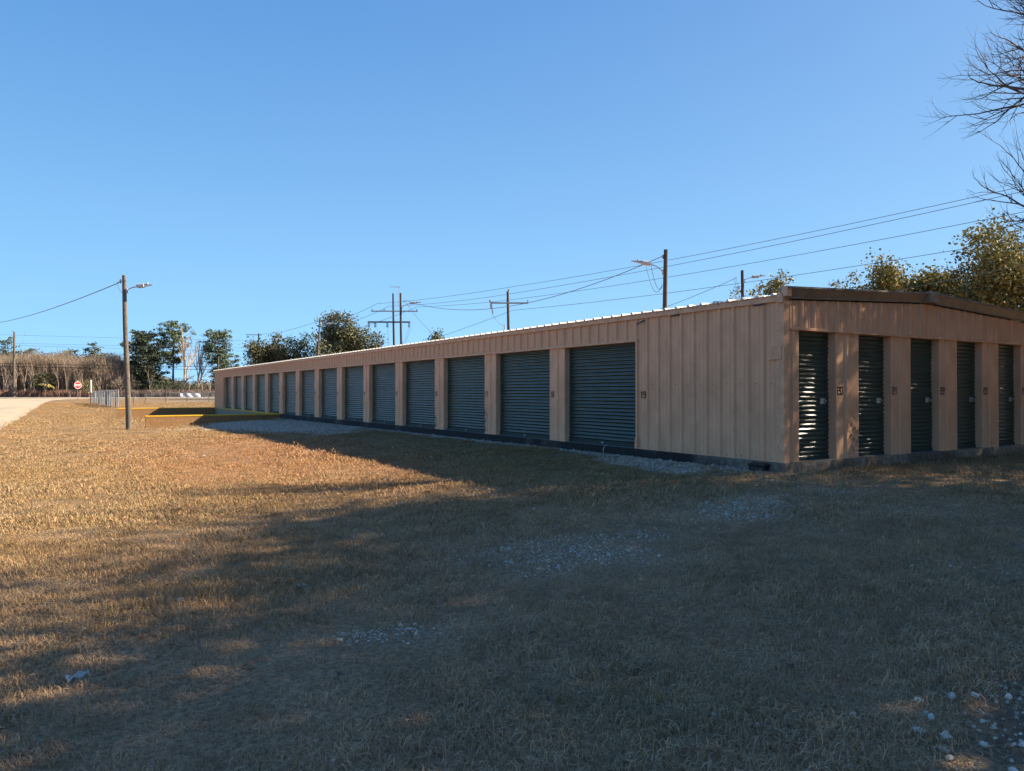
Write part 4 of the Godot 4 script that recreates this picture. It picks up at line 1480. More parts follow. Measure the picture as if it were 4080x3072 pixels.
func build_signs() -> void:
	var x := 2.28
	var z := -111.81
	var o := thing("stop_sign", "red octagonal STOP sign on a thin brown post beside the lot", "sign", Vector3(x, ground_y(x, z), z), 0.35)
	o.scale = Vector3(0.93, 0.97, 0.93)
	var mb := MB.new()
	mb.cbox(Vector3(-0.03, -0.3, -0.045), Vector3(0.03, 2.5, -0.01), 0.004)
	part(o, "post", mb.done(), mats.rust_post)
	mb = MB.new()
	mb.cbox(Vector3(-0.032, 2.4, -0.047), Vector3(0.032, 2.52, -0.008), 0.004)
	part(o, "post_tip", mb.done(), mats.white_paint)
	for q in [["border", 0.495, 0.0, 0.006, "white_paint"], ["face", 0.455, 0.0062, 0.0085, "sign_red"]]:
		mb = MB.new()
		for k in 8:
			var a := PI / 8 + TAU * k / 8
			var b := PI / 8 + TAU * (k + 1) / 8
			var p := Vector3(cos(a) * q[1], sin(a) * q[1] + 1.98, 0)
			var s := Vector3(cos(b) * q[1], sin(b) * q[1] + 1.98, 0)
			mb.tri(Vector3(0, 1.98, q[3]), s + Vector3(0, 0, q[3]), p + Vector3(0, 0, q[3]))
			mb.tri(Vector3(0, 1.98, q[2]), p + Vector3(0, 0, q[2]), s + Vector3(0, 0, q[2]))
			mb.quad(p + Vector3(0, 0, q[2]), p + Vector3(0, 0, q[3]), s + Vector3(0, 0, q[3]), s + Vector3(0, 0, q[2]))
		part(o, q[0], mb.done(), mats[q[4]])
	var text := TextMesh.new()
	var font := SystemFont.new()
	font.font_names = PackedStringArray(["Droid Sans"])
	font.font_weight = 700
	text.font = font
	text.text = "STOP"
	text.font_size = 64
	text.pixel_size = 0.0043
	text.depth = 0.006
	var l := part(o, "lettering", text, mats.white_paint, Vector3(0, 1.975, 0.011))
	l.scale = Vector3(1.02, 1.25, 1)
	# white-topped post by the fence
	o = thing("gate_post", "slender post with a white upper half beside the grey slatted panel", "post", Vector3(3.04, ground_y(3.04, -90.03), -90.03))
	mb = MB.new()
	mb.bar(Vector3(0, -0.2, 0), Vector3(0.01, 1.2, 0), 0.075, 0.07, 10)
	part(o, "lower_post", mb.done(), mats.pole_wood)
	mb = MB.new()
	mb.bar(Vector3(0.01, 1.2, 0), Vector3(-0.02, 2.48, 0), 0.074, 0.07, 10)
	part(o, "upper_post", mb.done(), mats.white_paint)

func build_fences() -> void:
	# grey slatted panel seen at a slant
	var a := Vector3(4.55, 0, -75.4)
	var b := Vector3(3.3, 0, -89.0)
	var o := thing("slatted_fence", "short grey fence panel with upright privacy slats beyond the dock", "fence", Vector3(a.x, ground_y(a.x, a.z), a.z))
	var slat := MB.new()
	slat.cbox(Vector3(-0.02, 0.0, -0.055), Vector3(0.02, 1.5, 0.055), 0.006)
	var sm := slat.done()
	var n := 62
	for k in n:
		var q := (k + 0.5) / n
		var p := a.lerp(b, q)
		p.y = ground_y(p.x, p.z) - o.position.y + 0.03 + rng.randf_range(-0.03, 0.05)
		var s := part(o, "slat", sm, mats.slat_vinyl, Vector3(p.x - a.x + rng.randf_range(-0.05, 0.05) + 0.1 * sin(q * 17.0), p.y, p.z - a.z), 0.09 + rng.randf_range(-0.3, 0.3))
		s.scale.y = lerpf(1.05, 0.84, q) * rng.randf_range(0.97, 1.03)
		s.rotation.z = rng.randf_range(-0.03, 0.03)
	for q in [0.0, 0.5, 1.0]:
		var p := a.lerp(b, q)
		var mb := MB.new()
		mb.bar(Vector3(0, -0.3, 0), Vector3(0.0, lerpf(1.66, 1.35, q), 0), 0.045, 0.045, 8)
		part(o, "post", mb.done(), mats.galvanised, Vector3(p.x - a.x + 0.12, ground_y(p.x, p.z) - o.position.y, p.z - a.z))
	var mb := MB.new()
	mb.bar(Vector3(0.12, 1.58, 0), Vector3(b.x - a.x + 0.12, ground_y(b.x, b.z) - o.position.y + 1.28, b.z - a.z), 0.025, 0.025, 6)
	part(o, "top_rail", mb.done(), mats.galvanised)
	# wire fence with leaning posts
	var px := [[5.54, -88.49, 0.02], [6.9, -87.65, -0.12], [7.87, -87.05, 0.22], [9.9, -86.76, 0.03], [12.31, -89.0, 0.0], [15.23, -93.23, 0.0], [18.4, -97.8, 0.02], [21.6, -102.4, 0.0]]
	o = thing("wire_fence", "low sagging wire mesh fence on thin leaning posts behind the dock", "fence", Vector3(5.54, ground_y(5.54, -88.49), -88.49))
	for i in px.size():
		var q = px[i]
		mb = MB.new()
		mb.bar(Vector3(0, -0.2, 0), Vector3(q[2], 1.34, 0), 0.035, 0.03, 8)
		part(o, "post", mb.done(), mats.pole_wood, Vector3(q[0] - 5.54, ground_y(q[0], q[1]) - o.position.y, q[1] + 88.49))
	mb = MB.new()
	for i in px.size() - 1:
		var p0 := Vector3(px[i][0] - 5.54, ground_y(px[i][0], px[i][1]) - o.position.y, px[i][1] + 88.49)
		var p1 := Vector3(px[i + 1][0] - 5.54, ground_y(px[i + 1][0], px[i + 1][1]) - o.position.y, px[i + 1][1] + 88.49)
		for h in [0.15, 0.6, 1.18]:
			mb.bar(p0 + Vector3(0, h, 0), p1 + Vector3(0, h - 0.02, 0), 0.006, 0.006, 4, false)
		var len := p0.distance_to(p1)
		for k in int(len / 0.12):
			for dir in [-1.0, 1.0]:
				var q0 := p0.lerp(p1, k * 0.12 / len)
				var q1 := p0.lerp(p1, clampf((k * 0.12 + dir * 0.6) / len, 0.0, 1.0))
				mb.bar(q0 + Vector3(0, 0.05, 0), q1 + Vector3(0, 1.17, 0), 0.0022, 0.0022, 3, false)
	part(o, "mesh", mb.done(), mats.galvanised)
	mb = MB.new()
	mb.bar(Vector3(-1.2, 1.18, 0.8), Vector3(0, 1.2, 0), 0.03, 0.03, 6)
	part(o, "top_rail", mb.done(), mats.pole_wood)
	# white banner tied to the fence
	o = thing("banner", "white banner with one dark band tied to the low wire fence", "banner", Vector3(11.85, ground_y(11.85, -88.6) + 0.62, -88.5), -0.25)
	mb = MB.new()
	var p := PackedVector3Array()
	for j in 5:
		for i in 15:
			p.append(Vector3(i * 0.148 - 0.3, j * 0.108 + 0.01 * sin(i * 0.3) * (1.0 - j / 6.0), 0.12 + 0.03 * sin(i * 1.1 + j * 0.8)))
	mb.grid(p, 14, 4)
	part(o, "cloth", mb.done(), mats.banner)
	mb = MB.new()
	mb.box(Vector3(0.18, 0.06, 0.155), Vector3(0.34, 0.44, 0.16))
	part(o, "dark_band", mb.done(), mats.banner_mark)

# ---------------------------------------------------------------- trees and shrubs

# one limb with its branches; tips collects [end, direction]
func grow(mb: MB, p: Vector3, d: Vector3, len: float, r: float, level: int, o: Dictionary, tips: Array) -> void:
	var segs: int = 4 if level > 1 else 3
	var pts := PackedVector3Array([p])
	var rad := PackedFloat32Array([r])
	var dirs := [d]
	for i in segs:
		d = (d + Vector3(rng.randfn(), rng.randfn(), rng.randfn()) * o.wobble + Vector3.UP * o.up).normalized()
		p += d * len / segs
		pts.append(p)
		rad.append(lerpf(r, r * o.taper, (i + 1.0) / segs))
		dirs.append(d)
	mb.tube(pts, rad, 6 if level > 2 else (4 if level > 0 else 3))
	if level == 0:
		tips.append([p, d])
		return
	if level <= 2:
		tips.append([pts[segs - 1], d])
	var n: int = rng.randi_range(o.forks[0], o.forks[1])
	for i in n:
		var at := segs if i == 0 else rng.randi_range(1 if level < int(o.levels) else 2, segs)
		var axis: Vector3 = dirs[at].cross(Vector3(rng.randfn(), rng.randfn(), rng.randfn())).normalized()
		var nd: Vector3 = dirs[at].rotated(axis, rng.randf_range(o.spread[0], o.spread[1]) * (0.45 if i == 0 else 1.0))
		grow(mb, pts[at], nd, len * rng.randf_range(o.shrink[0], o.shrink[1]), rad[at] * (0.9 if i == 0 else 0.7), level - 1, o, tips)

func leaf_cloud(mb: MB, at: Vector3, radius: float, count: int, size: float, tones: Array, squash := 0.7) -> void:
	for i in count:
		var q := Vector3(rng.randfn(), rng.randfn() * squash, rng.randfn()) * radius * 0.55
		var a := Vector3(rng.randfn(), rng.randfn() * 0.7, rng.randfn()).normalized()
		var b := a.cross(Vector3(rng.randfn(), rng.randfn(), rng.randfn())).normalized()
		var s := size * rng.randf_range(0.6, 1.35)
		var c: Color = tones[rng.randi() % tones.size()] * rng.randf_range(0.7, 1.3)
		c.a = 1.0
		mb.col = c
		mb.leaf(at + q, a * s, b * s * 0.36)

# broad tree: trunk, limbs, leaves at the ends of the twigs
func leafy_tree(called: String, label: String, x: float, z: float, tall: float, wide: float, o: Dictionary, group: String, per_tip: int, size: float, tones: Array, bark := Color(0.11, 0.09, 0.07), y0 := -100.0) -> Node3D:
	rng.seed = hash(label)
	var t := thing(called, label, "tree", Vector3(x, ground_y(x, z) if y0 < -50.0 else y0, z), 0.0, group)
	var mb := MB.new()
	mb.col = bark
	var tips := []
	var s := wide / tall
	var stems: int = o.get("stems", 1)
	for k in stems:
		var d := Vector3(rng.randfn() * 0.12 + (cos(k * 2.4) * 0.3 if stems > 1 else 0.0), 1, rng.randfn() * 0.12 + (sin(k * 2.4) * 0.3 if stems > 1 else 0.0)).normalized()
		grow(mb, Vector3(0, -0.3, 0), d, tall * o.get("bole", 0.38), tall * o.get("girth", 0.024) / sqrt(stems), o.levels, o, tips)
	# scale the crown to its measured height and width
	var top := 0.1
	var side := 0.1
	for e in tips:
		top = maxf(top, e[0].y)
		side = maxf(side, Vector2(e[0].x, e[0].z).length())
	var f := Vector3(wide * 0.5 / side, (tall - size) / top, wide * 0.5 / side)
	for i in mb.v.size():
		mb.v[i] = mb.v[i] * f
	part(t, "trunk", mb.done(), mats.bark)
	mb = MB.new()
	for e in tips:
		if rng.randf() < o.get("full", 1.0):
			leaf_cloud(mb, e[0] * f, o.get("puff", 0.55), per_tip, size, tones)
	if mb.v.size():
		part(t, "crown", mb.done(), mats.gold_leaves if tones[0].r > 0.2 else mats.leaves)
	return t

func bare_mesh(tall: float, wide: float, o: Dictionary, bark: Color) -> ArrayMesh:
	rng.seed = hash(str(tall, wide, bark))
	var mb := MB.new()
	mb.col = bark
	var tips := []
	grow(mb, Vector3(0, -0.3, 0), Vector3(rng.randfn() * 0.1, 1, rng.randfn() * 0.1).normalized(), tall * o.get("bole", 0.4), tall * o.get("girth", 0.014), o.levels, o, tips)
	var top := 0.1
	var side := 0.1
	for e in tips:
		top = maxf(top, e[0].y)
		side = maxf(side, Vector2(e[0].x, e[0].z).length())
	var f := Vector3(wide * 0.5 / side, tall / top, wide * 0.5 / side)
	for i in mb.v.size():
		mb.v[i] = mb.v[i] * f
	return mb.done()

# pine: bare lower trunk, whorls of branches with needle tufts; shape gives branch reach along the crown
func pine(label: String, x: float, z: float, tall: float, reach: float, from: float, layers: int, needles: int, tones: Array, shape: Array, group: String, lean := 0.0) -> void:
	rng.seed = hash(label)
	var t := thing("pine_tree", label, "tree", Vector3(x, ground_y(x, z), z), rng.randf() * TAU, group)
	var mb := MB.new()
	mb.col = Color(0.13, 0.095, 0.075)
	var pts := PackedVector3Array()
	var rad := PackedFloat32Array()
	for k in 8:
		var q := k / 7.0
		pts.append(Vector3(0.15 * sin(q * 4.0) + lean * q, tall * q * 0.98 - 0.3 * (1.0 - q), 0.12 * sin(q * 3.0 + 1.0)))
		rad.append(lerpf(tall * 0.018, 0.03, q))
	mb.tube(pts, rad, 7)
	var lf := MB.new()
	for l in layers:
		var q := (l + rng.randf()) / layers
		var h := lerpf(from, 0.99, q)
		var k := q * (shape.size() - 1)
		var r: float = lerpf(shape[floori(k)], shape[mini(floori(k) + 1, shape.size() - 1)], k - floori(k)) * reach
		for b in rng.randi_range(2, 4):
			var a := rng.randf() * TAU
			var d := Vector3(cos(a), rng.randf_range(-0.05, 0.45), sin(a))
			var root := Vector3(lean * h, tall * h, 0)
			var tip := root + d * r * rng.randf_range(0.55, 1.1)
			var mid := root.lerp(tip, 0.5) + Vector3(0, -0.12 * r, 0)
			mb.tube(PackedVector3Array([root, mid, tip]), PackedFloat32Array([0.06, 0.04, 0.015]), 4)
			for c in maxi(2, int(r * 2.2)):
				var s := rng.randf_range(0.4, 1.0)
				var at := root.lerp(mid, s * 2.0) if s < 0.5 else mid.lerp(tip, s * 2.0 - 1.0)
				leaf_cloud(lf, at + Vector3(rng.randfn(), rng.randfn() * 0.6, rng.randfn()) * 0.22 * reach / 2.2, 0.42, needles, 0.27, tones, 0.45)
	part(t, "trunk", mb.done(), mats.bark)
	part(t, "crown", lf.done(), mats.leaves)

func shrub(label: String, x: float, z: float, tall: float, wide: float, tones: Array, group: String, count := 900, size := 0.2) -> void:
	rng.seed = hash(label)
	var t := thing("shrub", label, "shrub", Vector3(x, ground_y(x, z), z), 0.0, group)
	var mb := MB.new()
	mb.col = Color(0.1, 0.08, 0.06)
	for k in 7:
		var a := rng.randf() * TAU
		var r := rng.randf_range(0.1, 0.4) * wide
		mb.tube(PackedVector3Array([Vector3(cos(a) * 0.1, -0.1, sin(a) * 0.1), Vector3(cos(a) * r * 0.5, tall * 0.4, sin(a) * r * 0.5), Vector3(cos(a) * r, tall * rng.randf_range(0.6, 0.95), sin(a) * r)]), PackedFloat32Array([0.05, 0.03, 0.01]), 4)
	part(t, "stem", mb.done(), mats.bark)
	mb = MB.new()
	for k in 24:
		var a := rng.randf() * TAU
		var r := sqrt(rng.randf()) * wide * 0.42
		var h := rng.randf_range(0.15, 0.92) * tall * (1.0 - 0.5 * pow(r / (wide * 0.5), 2))
		leaf_cloud(mb, Vector3(cos(a) * r, h, sin(a) * r), wide * 0.24, count / 24, size, tones)
	part(t, "foliage", mb.done(), mats.leaves)

func build_trees() -> void:
	var oak_tones := [Color(0.08, 0.088, 0.036), Color(0.11, 0.11, 0.045), Color(0.06, 0.07, 0.032), Color(0.13, 0.115, 0.06)]
	var gold_tones := [Color(0.26, 0.215, 0.065), Color(0.18, 0.17, 0.06), Color(0.32, 0.24, 0.075), Color(0.11, 0.12, 0.045)]
	var pine_tones := [Color(0.075, 0.105, 0.05), Color(0.11, 0.14, 0.065), Color(0.05, 0.075, 0.04)]
	var dark_tones := [Color(0.028, 0.042, 0.02), Color(0.045, 0.06, 0.025), Color(0.02, 0.03, 0.017)]
	var oak := {"levels": 4, "forks": [3, 4], "spread": [0.45, 1.0], "shrink": [0.6, 0.82], "wobble": 0.2, "up": 0.03, "taper": 0.55, "bole": 0.3, "girth": 0.03, "puff": 0.55}
	var open := {"levels": 4, "forks": [3, 4], "spread": [0.4, 0.9], "shrink": [0.6, 0.8], "wobble": 0.18, "up": 0.06, "taper": 0.5, "bole": 0.4, "girth": 0.018, "puff": 0.5}
	var g := "live oaks standing out of the picture on the sunny side"
	# --- trees on the sunny side, behind the photographer's right: they shade the foreground and the end wall
	var shade := oak.duplicate()
	shade.puff = 1.25
	var lofty := shade.duplicate()
	lofty.bole = 0.4
	leafy_tree("live_oak", "broad live oak behind the camera at right, nearest the lawn", 17.2, 1.4, 13.5, 12.0, shade, g, 78, 0.13, oak_tones)
	leafy_tree("live_oak", "tallest live oak behind the camera, shading the middle lawn", 21.3, 0.2, 16.5, 8.0, lofty, g, 130, 0.13, oak_tones)
	leafy_tree("live_oak", "tall narrow live oak behind the camera, shading the left lawn", 19.2, 0.7, 16.2, 6.8, lofty, g, 170, 0.14, oak_tones)
	leafy_tree("live_oak", "broad live oak facing the end wall of the building", 23.6, -2.6, 13.0, 10.5, shade, g, 80, 0.15, oak_tones)
	leafy_tree("live_oak", "outermost live oak facing the end wall", 30.6, -3.4, 13.4, 11.5, shade, g, 75, 0.15, oak_tones)
	leafy_tree("live_oak", "rearmost live oak behind the camera", 13.4, 3.8, 14.0, 11.5, shade, g, 200, 0.14, oak_tones)
	# wood edge behind the photographer: it keeps the low southern sky off the end wall
	g = "trees of the wood edge behind the camera"
	var edge := oak.duplicate()
	edge.puff = 1.5
	edge.bole = 0.2
	var spots := [[-4.0, 15.5, "westernmost"], [4.5, 14.0, "second from the west"], [12.5, 15.0, "third from the west"], [20.5, 14.0, "middle"], [29.0, 12.0, "third from the east"], [37.5, 9.0, "second from the east"], [45.0, 4.5, "easternmost"]]
	for q in spots:
		leafy_tree("wood_edge_tree", "%s evergreen tree of the wood edge behind the camera" % q[2], q[0], q[1], 11.5, 11.0, edge, g, 60, 0.34, oak_tones)
	# --- bare tree just right of the frame, its twigs reaching into the upper right corner
	var bare := {"levels": 5, "forks": [3, 4], "spread": [0.35, 0.85], "shrink": [0.6, 0.78], "wobble": 0.13, "up": 0.08, "taper": 0.55}
	var t := thing("bare_tree", "leafless tree with dark twigs reaching in at the upper right", "tree", Vector3(17.7, ground_y(17.7, -5.7), -5.7))
	var mb := MB.new()
	mb.col = Color(0.075, 0.06, 0.055)
	mb.tube(PackedVector3Array([Vector3(0, -0.3, 0), Vector3(0.05, 3, 0.05), Vector3(-0.05, 6, 0), Vector3(0.1, 9, 0.1), Vector3(0, 11.5, 0)]), PackedFloat32Array([0.26, 0.2, 0.16, 0.1, 0.03]), 9)
	part(t, "trunk", mb.done(), mats.bark)
	rng.seed = 77
	var limb := bare.duplicate()
	limb.levels = 4
	limb.forks = [3, 5]
	limb.shrink = [0.5, 0.72]
	for q in [[Vector3(0, 4.1, 0), Vector3(-1.0, -0.02, -0.3), 1.75, 0.055], [Vector3(0, 4.5, 0), Vector3(-1.0, 0.0, -0.5), 1.65, 0.055], [Vector3(0, 6.7, 0), Vector3(-0.9, 0.1, -0.5), 1.75, 0.07], [Vector3(0, 7.0, 0), Vector3(-0.8, 0.05, -0.65), 1.7, 0.06], [Vector3(0, 7.5, 0), Vector3(-0.95, 0.1, -0.35), 1.8, 0.075], [Vector3(0, 7.9, 0), Vector3(-0.85, 0.15, -0.5), 1.8, 0.06], [Vector3(0, 5.0, 0), Vector3(0.9, 0.5, 0.2), 2.0, 0.06], [Vector3(0, 6.0, 0), Vector3(0.2, 0.5, 0.9), 2.0, 0.06], [Vector3(0, 9.0, 0), Vector3(0.1, 1.0, -0.2), 1.4, 0.05]]:
		mb = MB.new()
		mb.col = Color(0.075, 0.06, 0.055)
		grow(mb, q[0], q[1].normalized(), q[2], q[3], 4, limb, [])
		part(t, "limb", mb.done(), mats.bark)
	# --- trees behind the right end of the building
	g = "trees behind the end wall"
	var r := open.duplicate()
	leafy_tree("leafy_tree", "small round-topped tree beside the short light pole", 47.0, -38.7, 10.8, 6.6, r, g, 34, 0.2, gold_tones)
	r = open.duplicate()
	r.full = 0.25
	leafy_tree("leafy_tree", "thin half-bare tree left of the golden-green trees", 50.3, -33.6, 10.8, 5.4, r, g, 40, 0.18, gold_tones, Color(0.16, 0.13, 0.11))
	r = open.duplicate()
	r.puff = 0.9
	leafy_tree("leafy_tree", "leftmost dense golden-green tree above the end roof", 49.9, -32.4, 11.2, 7.4, r, g, 170, 0.2, gold_tones)
	leafy_tree("leafy_tree", "second dense golden-green tree, above the ridge cap", 52.6, -29.6, 10.6, 7.0, r, g, 170, 0.2, gold_tones)
	leafy_tree("leafy_tree", "third golden-green tree, right of the bare twig top", 54.6, -27.8, 10.3, 7.2, r, g, 170, 0.2, gold_tones)
	leafy_tree("leafy_tree", "low olive tree under the tall slender tree", 54.2, -25.4, 9.2, 6.6, r, g, 170, 0.2, oak_tones)
	var thin := {"levels": 3, "forks": [3, 4], "spread": [0.3, 0.7], "shrink": [0.6, 0.75], "wobble": 0.12, "up": 0.12, "taper": 0.5, "bole": 0.6, "girth": 0.014}
	part(tag(thing("bare_tree", "", "", Vector3(57.98, ground_y(57.98, -32.42), -32.42)), "bare twig top rising between the golden-green trees", "tree", g), "trunk", bare_mesh(10.9, 3.0, thin, Color(0.14, 0.11, 0.1)), mats.bark)
	r = open.duplicate()
	r.full = 0.5
	r.bole = 0.55
	r.puff = 0.8
	leafy_tree("leafy_tree", "tall slender dark tree with an open crown near the right edge", 52.9, -26.2, 12.0, 5.0, r, g, 110, 0.19, oak_tones, Color(0.14, 0.11, 0.1))
	r = oak.duplicate()
	r.puff = 1.0
	leafy_tree("leafy_tree", "largest olive-green tree at the right edge", 51.4, -22.2, 12.4, 7.5, r, g, 130, 0.2, gold_tones)
	leafy_tree("leafy_tree", "dark tree behind the largest tree at the right edge", 55.8, -20.6, 12.4, 8.0, r, g, 110, 0.22, oak_tones)
	# --- live oak clump behind the middle of the building
	g = "live oaks behind the building"
	r = oak.duplicate()
	r.puff = 0.85
	r.forks = [3, 5]
	r.full = 0.8
	r.wobble = 0.28
	leafy_tree("live_oak", "lower left live oak behind the leaning pole", 26.9, -102.9, 9.0, 11.5, r, g, 55, 0.25, oak_tones)
	leafy_tree("live_oak", "tallest live oak right of the leaning pole", 33.0, -100.4, 11.9, 13.5, r, g, 55, 0.26, oak_tones)
	leafy_tree("live_oak", "rounded live oak left of the transformer pole", 37.0, -95.7, 10.9, 12.0, r, g, 55, 0.26, oak_tones)
	leafy_tree("leafy_tree", "little tufted tree top showing over the roof between the poles", 34.6, -72.6, 8.0, 4.6, open, g, 40, 0.22, oak_tones)
	part(tag(thing("bare_tree", "", "", Vector3(27.1, ground_y(27.1, -124.2), -124.2)), "pale bare tree behind the thin far pole", "tree", g), "trunk", bare_mesh(8.2, 7.5, bare, Color(0.3, 0.25, 0.21)), mats.bark)
	# --- pines and others across the road
	g = "pines across the road"
	var tuft_shape := [0.3, 0.8, 1.0, 0.9, 0.75, 0.45]
	pine("narrow pine at the far left edge behind the pole", -7.9, -165.3, 11.2, 2.2, 0.35, 14, 14, pine_tones, tuft_shape, g)
	pine("small pine just right of the far left pole", -4.2, -168.7, 9.6, 2.0, 0.5, 9, 14, pine_tones, tuft_shape, g)
	pine("low double-crowned pine above the middle of the bare thicket", 2.3, -165.6, 9.2, 2.3, 0.55, 8, 14, pine_tones, tuft_shape, g)
	pine("rounded pine left of the wooden light pole", 6.2, -164.2, 10.2, 2.9, 0.45, 12, 14, pine_tones, tuft_shape, g)
	pine("broad dark evergreen right of the wooden light pole", 14.1, -152.4, 12.0, 3.7, 0.08, 40, 26, dark_tones, [0.9, 1.0, 0.95, 0.85, 0.8, 0.5], g)
	pine("lighter pine crown on top of the broad dark evergreen", 12.9, -158.0, 12.3, 2.9, 0.6, 11, 18, pine_tones, [0.5, 0.9, 1.0, 0.8, 0.5], g)
	pine("tallest pine with an open crown, beside the pale dead tree", 18.8, -153.7, 14.4, 3.6, 0.42, 24, 20, pine_tones, [0.35, 0.75, 0.8, 1.0, 0.8, 0.55], g)
	pine("full-crowned pine next to the far corner of the building", 26.3, -150.8, 12.6, 3.2, 0.18, 34, 20, pine_tones, [0.35, 0.5, 0.8, 1.0, 0.95, 0.6], g)
	pine("small pine half hidden by the far roof corner", 29.6, -152.4, 8.2, 1.9, 0.3, 10, 14, pine_tones, tuft_shape, g)
	g = "bare trees across the road"
	part(tag(thing("bare_tree", "", "", Vector3(20.0, ground_y(20.0, -149.0), -149.0)), "tall pale dead tree against the tallest pine", "tree", g), "trunk", bare_mesh(13.4, 6.4, {"levels": 4, "forks": [3, 4], "spread": [0.3, 0.75], "shrink": [0.6, 0.78], "wobble": 0.16, "up": 0.1, "taper": 0.66, "bole": 0.42, "girth": 0.03}, Color(0.42, 0.33, 0.26)), mats.bark)
	part(tag(thing("bare_tree", "", "", Vector3(22.6, ground_y(22.6, -150.4), -150.4)), "fan-shaped grey bare tree between the two tall pines", "tree", g), "trunk", bare_mesh(11.6, 5.4, {"levels": 4, "forks": [3, 4], "spread": [0.25, 0.6], "shrink": [0.65, 0.8], "wobble": 0.14, "up": 0.1, "taper": 0.66, "bole": 0.3, "girth": 0.026}, Color(0.3, 0.24, 0.2)), mats.bark)
	part(tag(thing("bare_tree", "", "", Vector3(8.4, ground_y(8.4, -153.0), -153.0)), "wide many-branched bare tree left of the broad dark evergreen", "tree", g), "trunk", bare_mesh(8.6, 7.5, {"levels": 5, "forks": [3, 4], "spread": [0.3, 0.8], "shrink": [0.62, 0.8], "wobble": 0.16, "up": 0.06, "taper": 0.62, "bole": 0.25, "girth": 0.024}, Color(0.36, 0.28, 0.23)), mats.bark)
	part(tag(thing("bare_tree", "", "", Vector3(-3.8, ground_y(-3.8, -161.6), -161.6)), "thin bare tree poking above the left thicket", "tree", g), "trunk", bare_mesh(11.0, 3.0, thin, Color(0.3, 0.25, 0.22)), mats.bark)
	rng.seed = 501
	# slender saplings of the thicket: five shapes, many copies
	var sap := {"levels": 3, "forks": [2, 3], "spread": [0.3, 0.75], "shrink": [0.5, 0.72], "wobble": 0.12, "up": 0.07, "taper": 0.5, "bole": 0.55, "girth": 0.0135}
	var shapes := []
	for k in 6:
		shapes.append(bare_mesh(7.0, 2.8 + 0.01 * k, sap, [Color(0.42, 0.31, 0.24), Color(0.3, 0.23, 0.18), Color(0.52, 0.4, 0.32)][k % 3]))
	for k in 96:
		var a := lerpf(-12.0, 17.0, (k + rng.randf_range(0, 0.9)) / 86.0) if k < 86 else rng.randf_range(17.0, 36.0)
		var q := on_far(a, rng.randf_range(1.0, 3.6))
		var place := "left of the far left pole"
		for w in [[0.0, "between the far left pole and the palm"], [3.5, "between the palm and the stop sign"], [7.8, "between the stop sign and the white-topped post"], [10.5, "between the white-topped post and the wooden light pole"], [16.6, "right of the wooden light pole"]]:
			if a > w[0]:
				place = w[1]
		var s := rng.randf_range(0.85, 1.12) if a < 10.0 else rng.randf_range(0.6, 0.95)
		var o := thing("bare_sapling", "%s %s bare sapling in the thicket %s" % ["taller" if s > 0.95 else "shorter", ["tan", "grey-brown", "whitish"][k % 3], place], "tree", Vector3(q.x, ground_y(q.x, q.y), q.y), rng.randf() * TAU, "saplings of the leafless thicket")
		part(o, "trunk", shapes[k % 6], mats.bark)
		o.scale = Vector3(s * 1.1, s, s * 1.1)
	# cabbage palm
	t = thing("palm", "low cabbage palm with yellowing fronds in the left thicket", "palm", Vector3(-2.0, ground_y(-2.0, -153.2), -153.2))
	t.scale = Vector3(1.25, 1.15, 1.25)
	mb = MB.new()
	mb.col = Color(0.14, 0.11, 0.08)
	mb.tube(PackedVector3Array([Vector3(0, -0.2, 0), Vector3(0.1, 1.2, 0), Vector3(0.1, 2.6, 0)]), PackedFloat32Array([0.24, 0.2, 0.18]), 8)
	part(t, "trunk", mb.done(), mats.bark)
	for k in 26:
		mb = MB.new()
		var a := k * 2.4
		var up := lerpf(-0.8, 1.1, k / 25.0)
		var d := Vector3(cos(a), up, sin(a)).normalized()
		mb.col = Color(0.3, 0.24, 0.07) if (k % 3 == 0 and up < 0.5) else Color(0.05, 0.065, 0.025)
		var c := Vector3(0.1, 2.6, 0) + d * 0.9
		for b in 13:
			var f := d.rotated(Vector3.UP, (b - 6) * 0.16).rotated(d.cross(Vector3.UP).normalized(), sin(b * 1.7) * 0.12)
			mb.leaf(c, f * 0.95 - Vector3(0, 0.18, 0), Vector3(-f.z, 0.2, f.x).normalized() * 0.06)
		mb.leaf(Vector3(0.1, 2.6, 0), d * 0.95, Vector3(-d.z, 0, d.x).normalized() * 0.03)
		part(t, "frond", mb.done(), mats.leaves)
	# shrubs at the feet of the pines
	g = "shrubs across the road"
	shrub("yellow-green shrub behind the white-topped post", 4.6, -151.4, 3.4, 3.0, gold_tones, g)
	shrub("dark shrub at the foot of the broad dark evergreen", 10.8, -150.2, 2.6, 3.6, dark_tones, g)
	shrub("bright green shrub right of the broad dark evergreen", 16.9, -149.6, 3.8, 4.4, pine_tones, g, 1400)
	shrub("dense green shrub below the tallest pine", 19.6, -147.4, 3.2, 3.8, dark_tones, g, 1400)
	shrub("rounded olive shrub between the two tall pines", 22.6, -146.6, 2.7, 3.4, oak_tones, g, 1200)
	shrub("dark shrub beside the far corner of the building", 25.4, -145.6, 3.2, 4.2, dark_tones, g, 1400)
	shrub("shrub right of the far roof corner behind the fence", 29.0, -144.6, 3.4, 4.6, oak_tones, g, 1200)

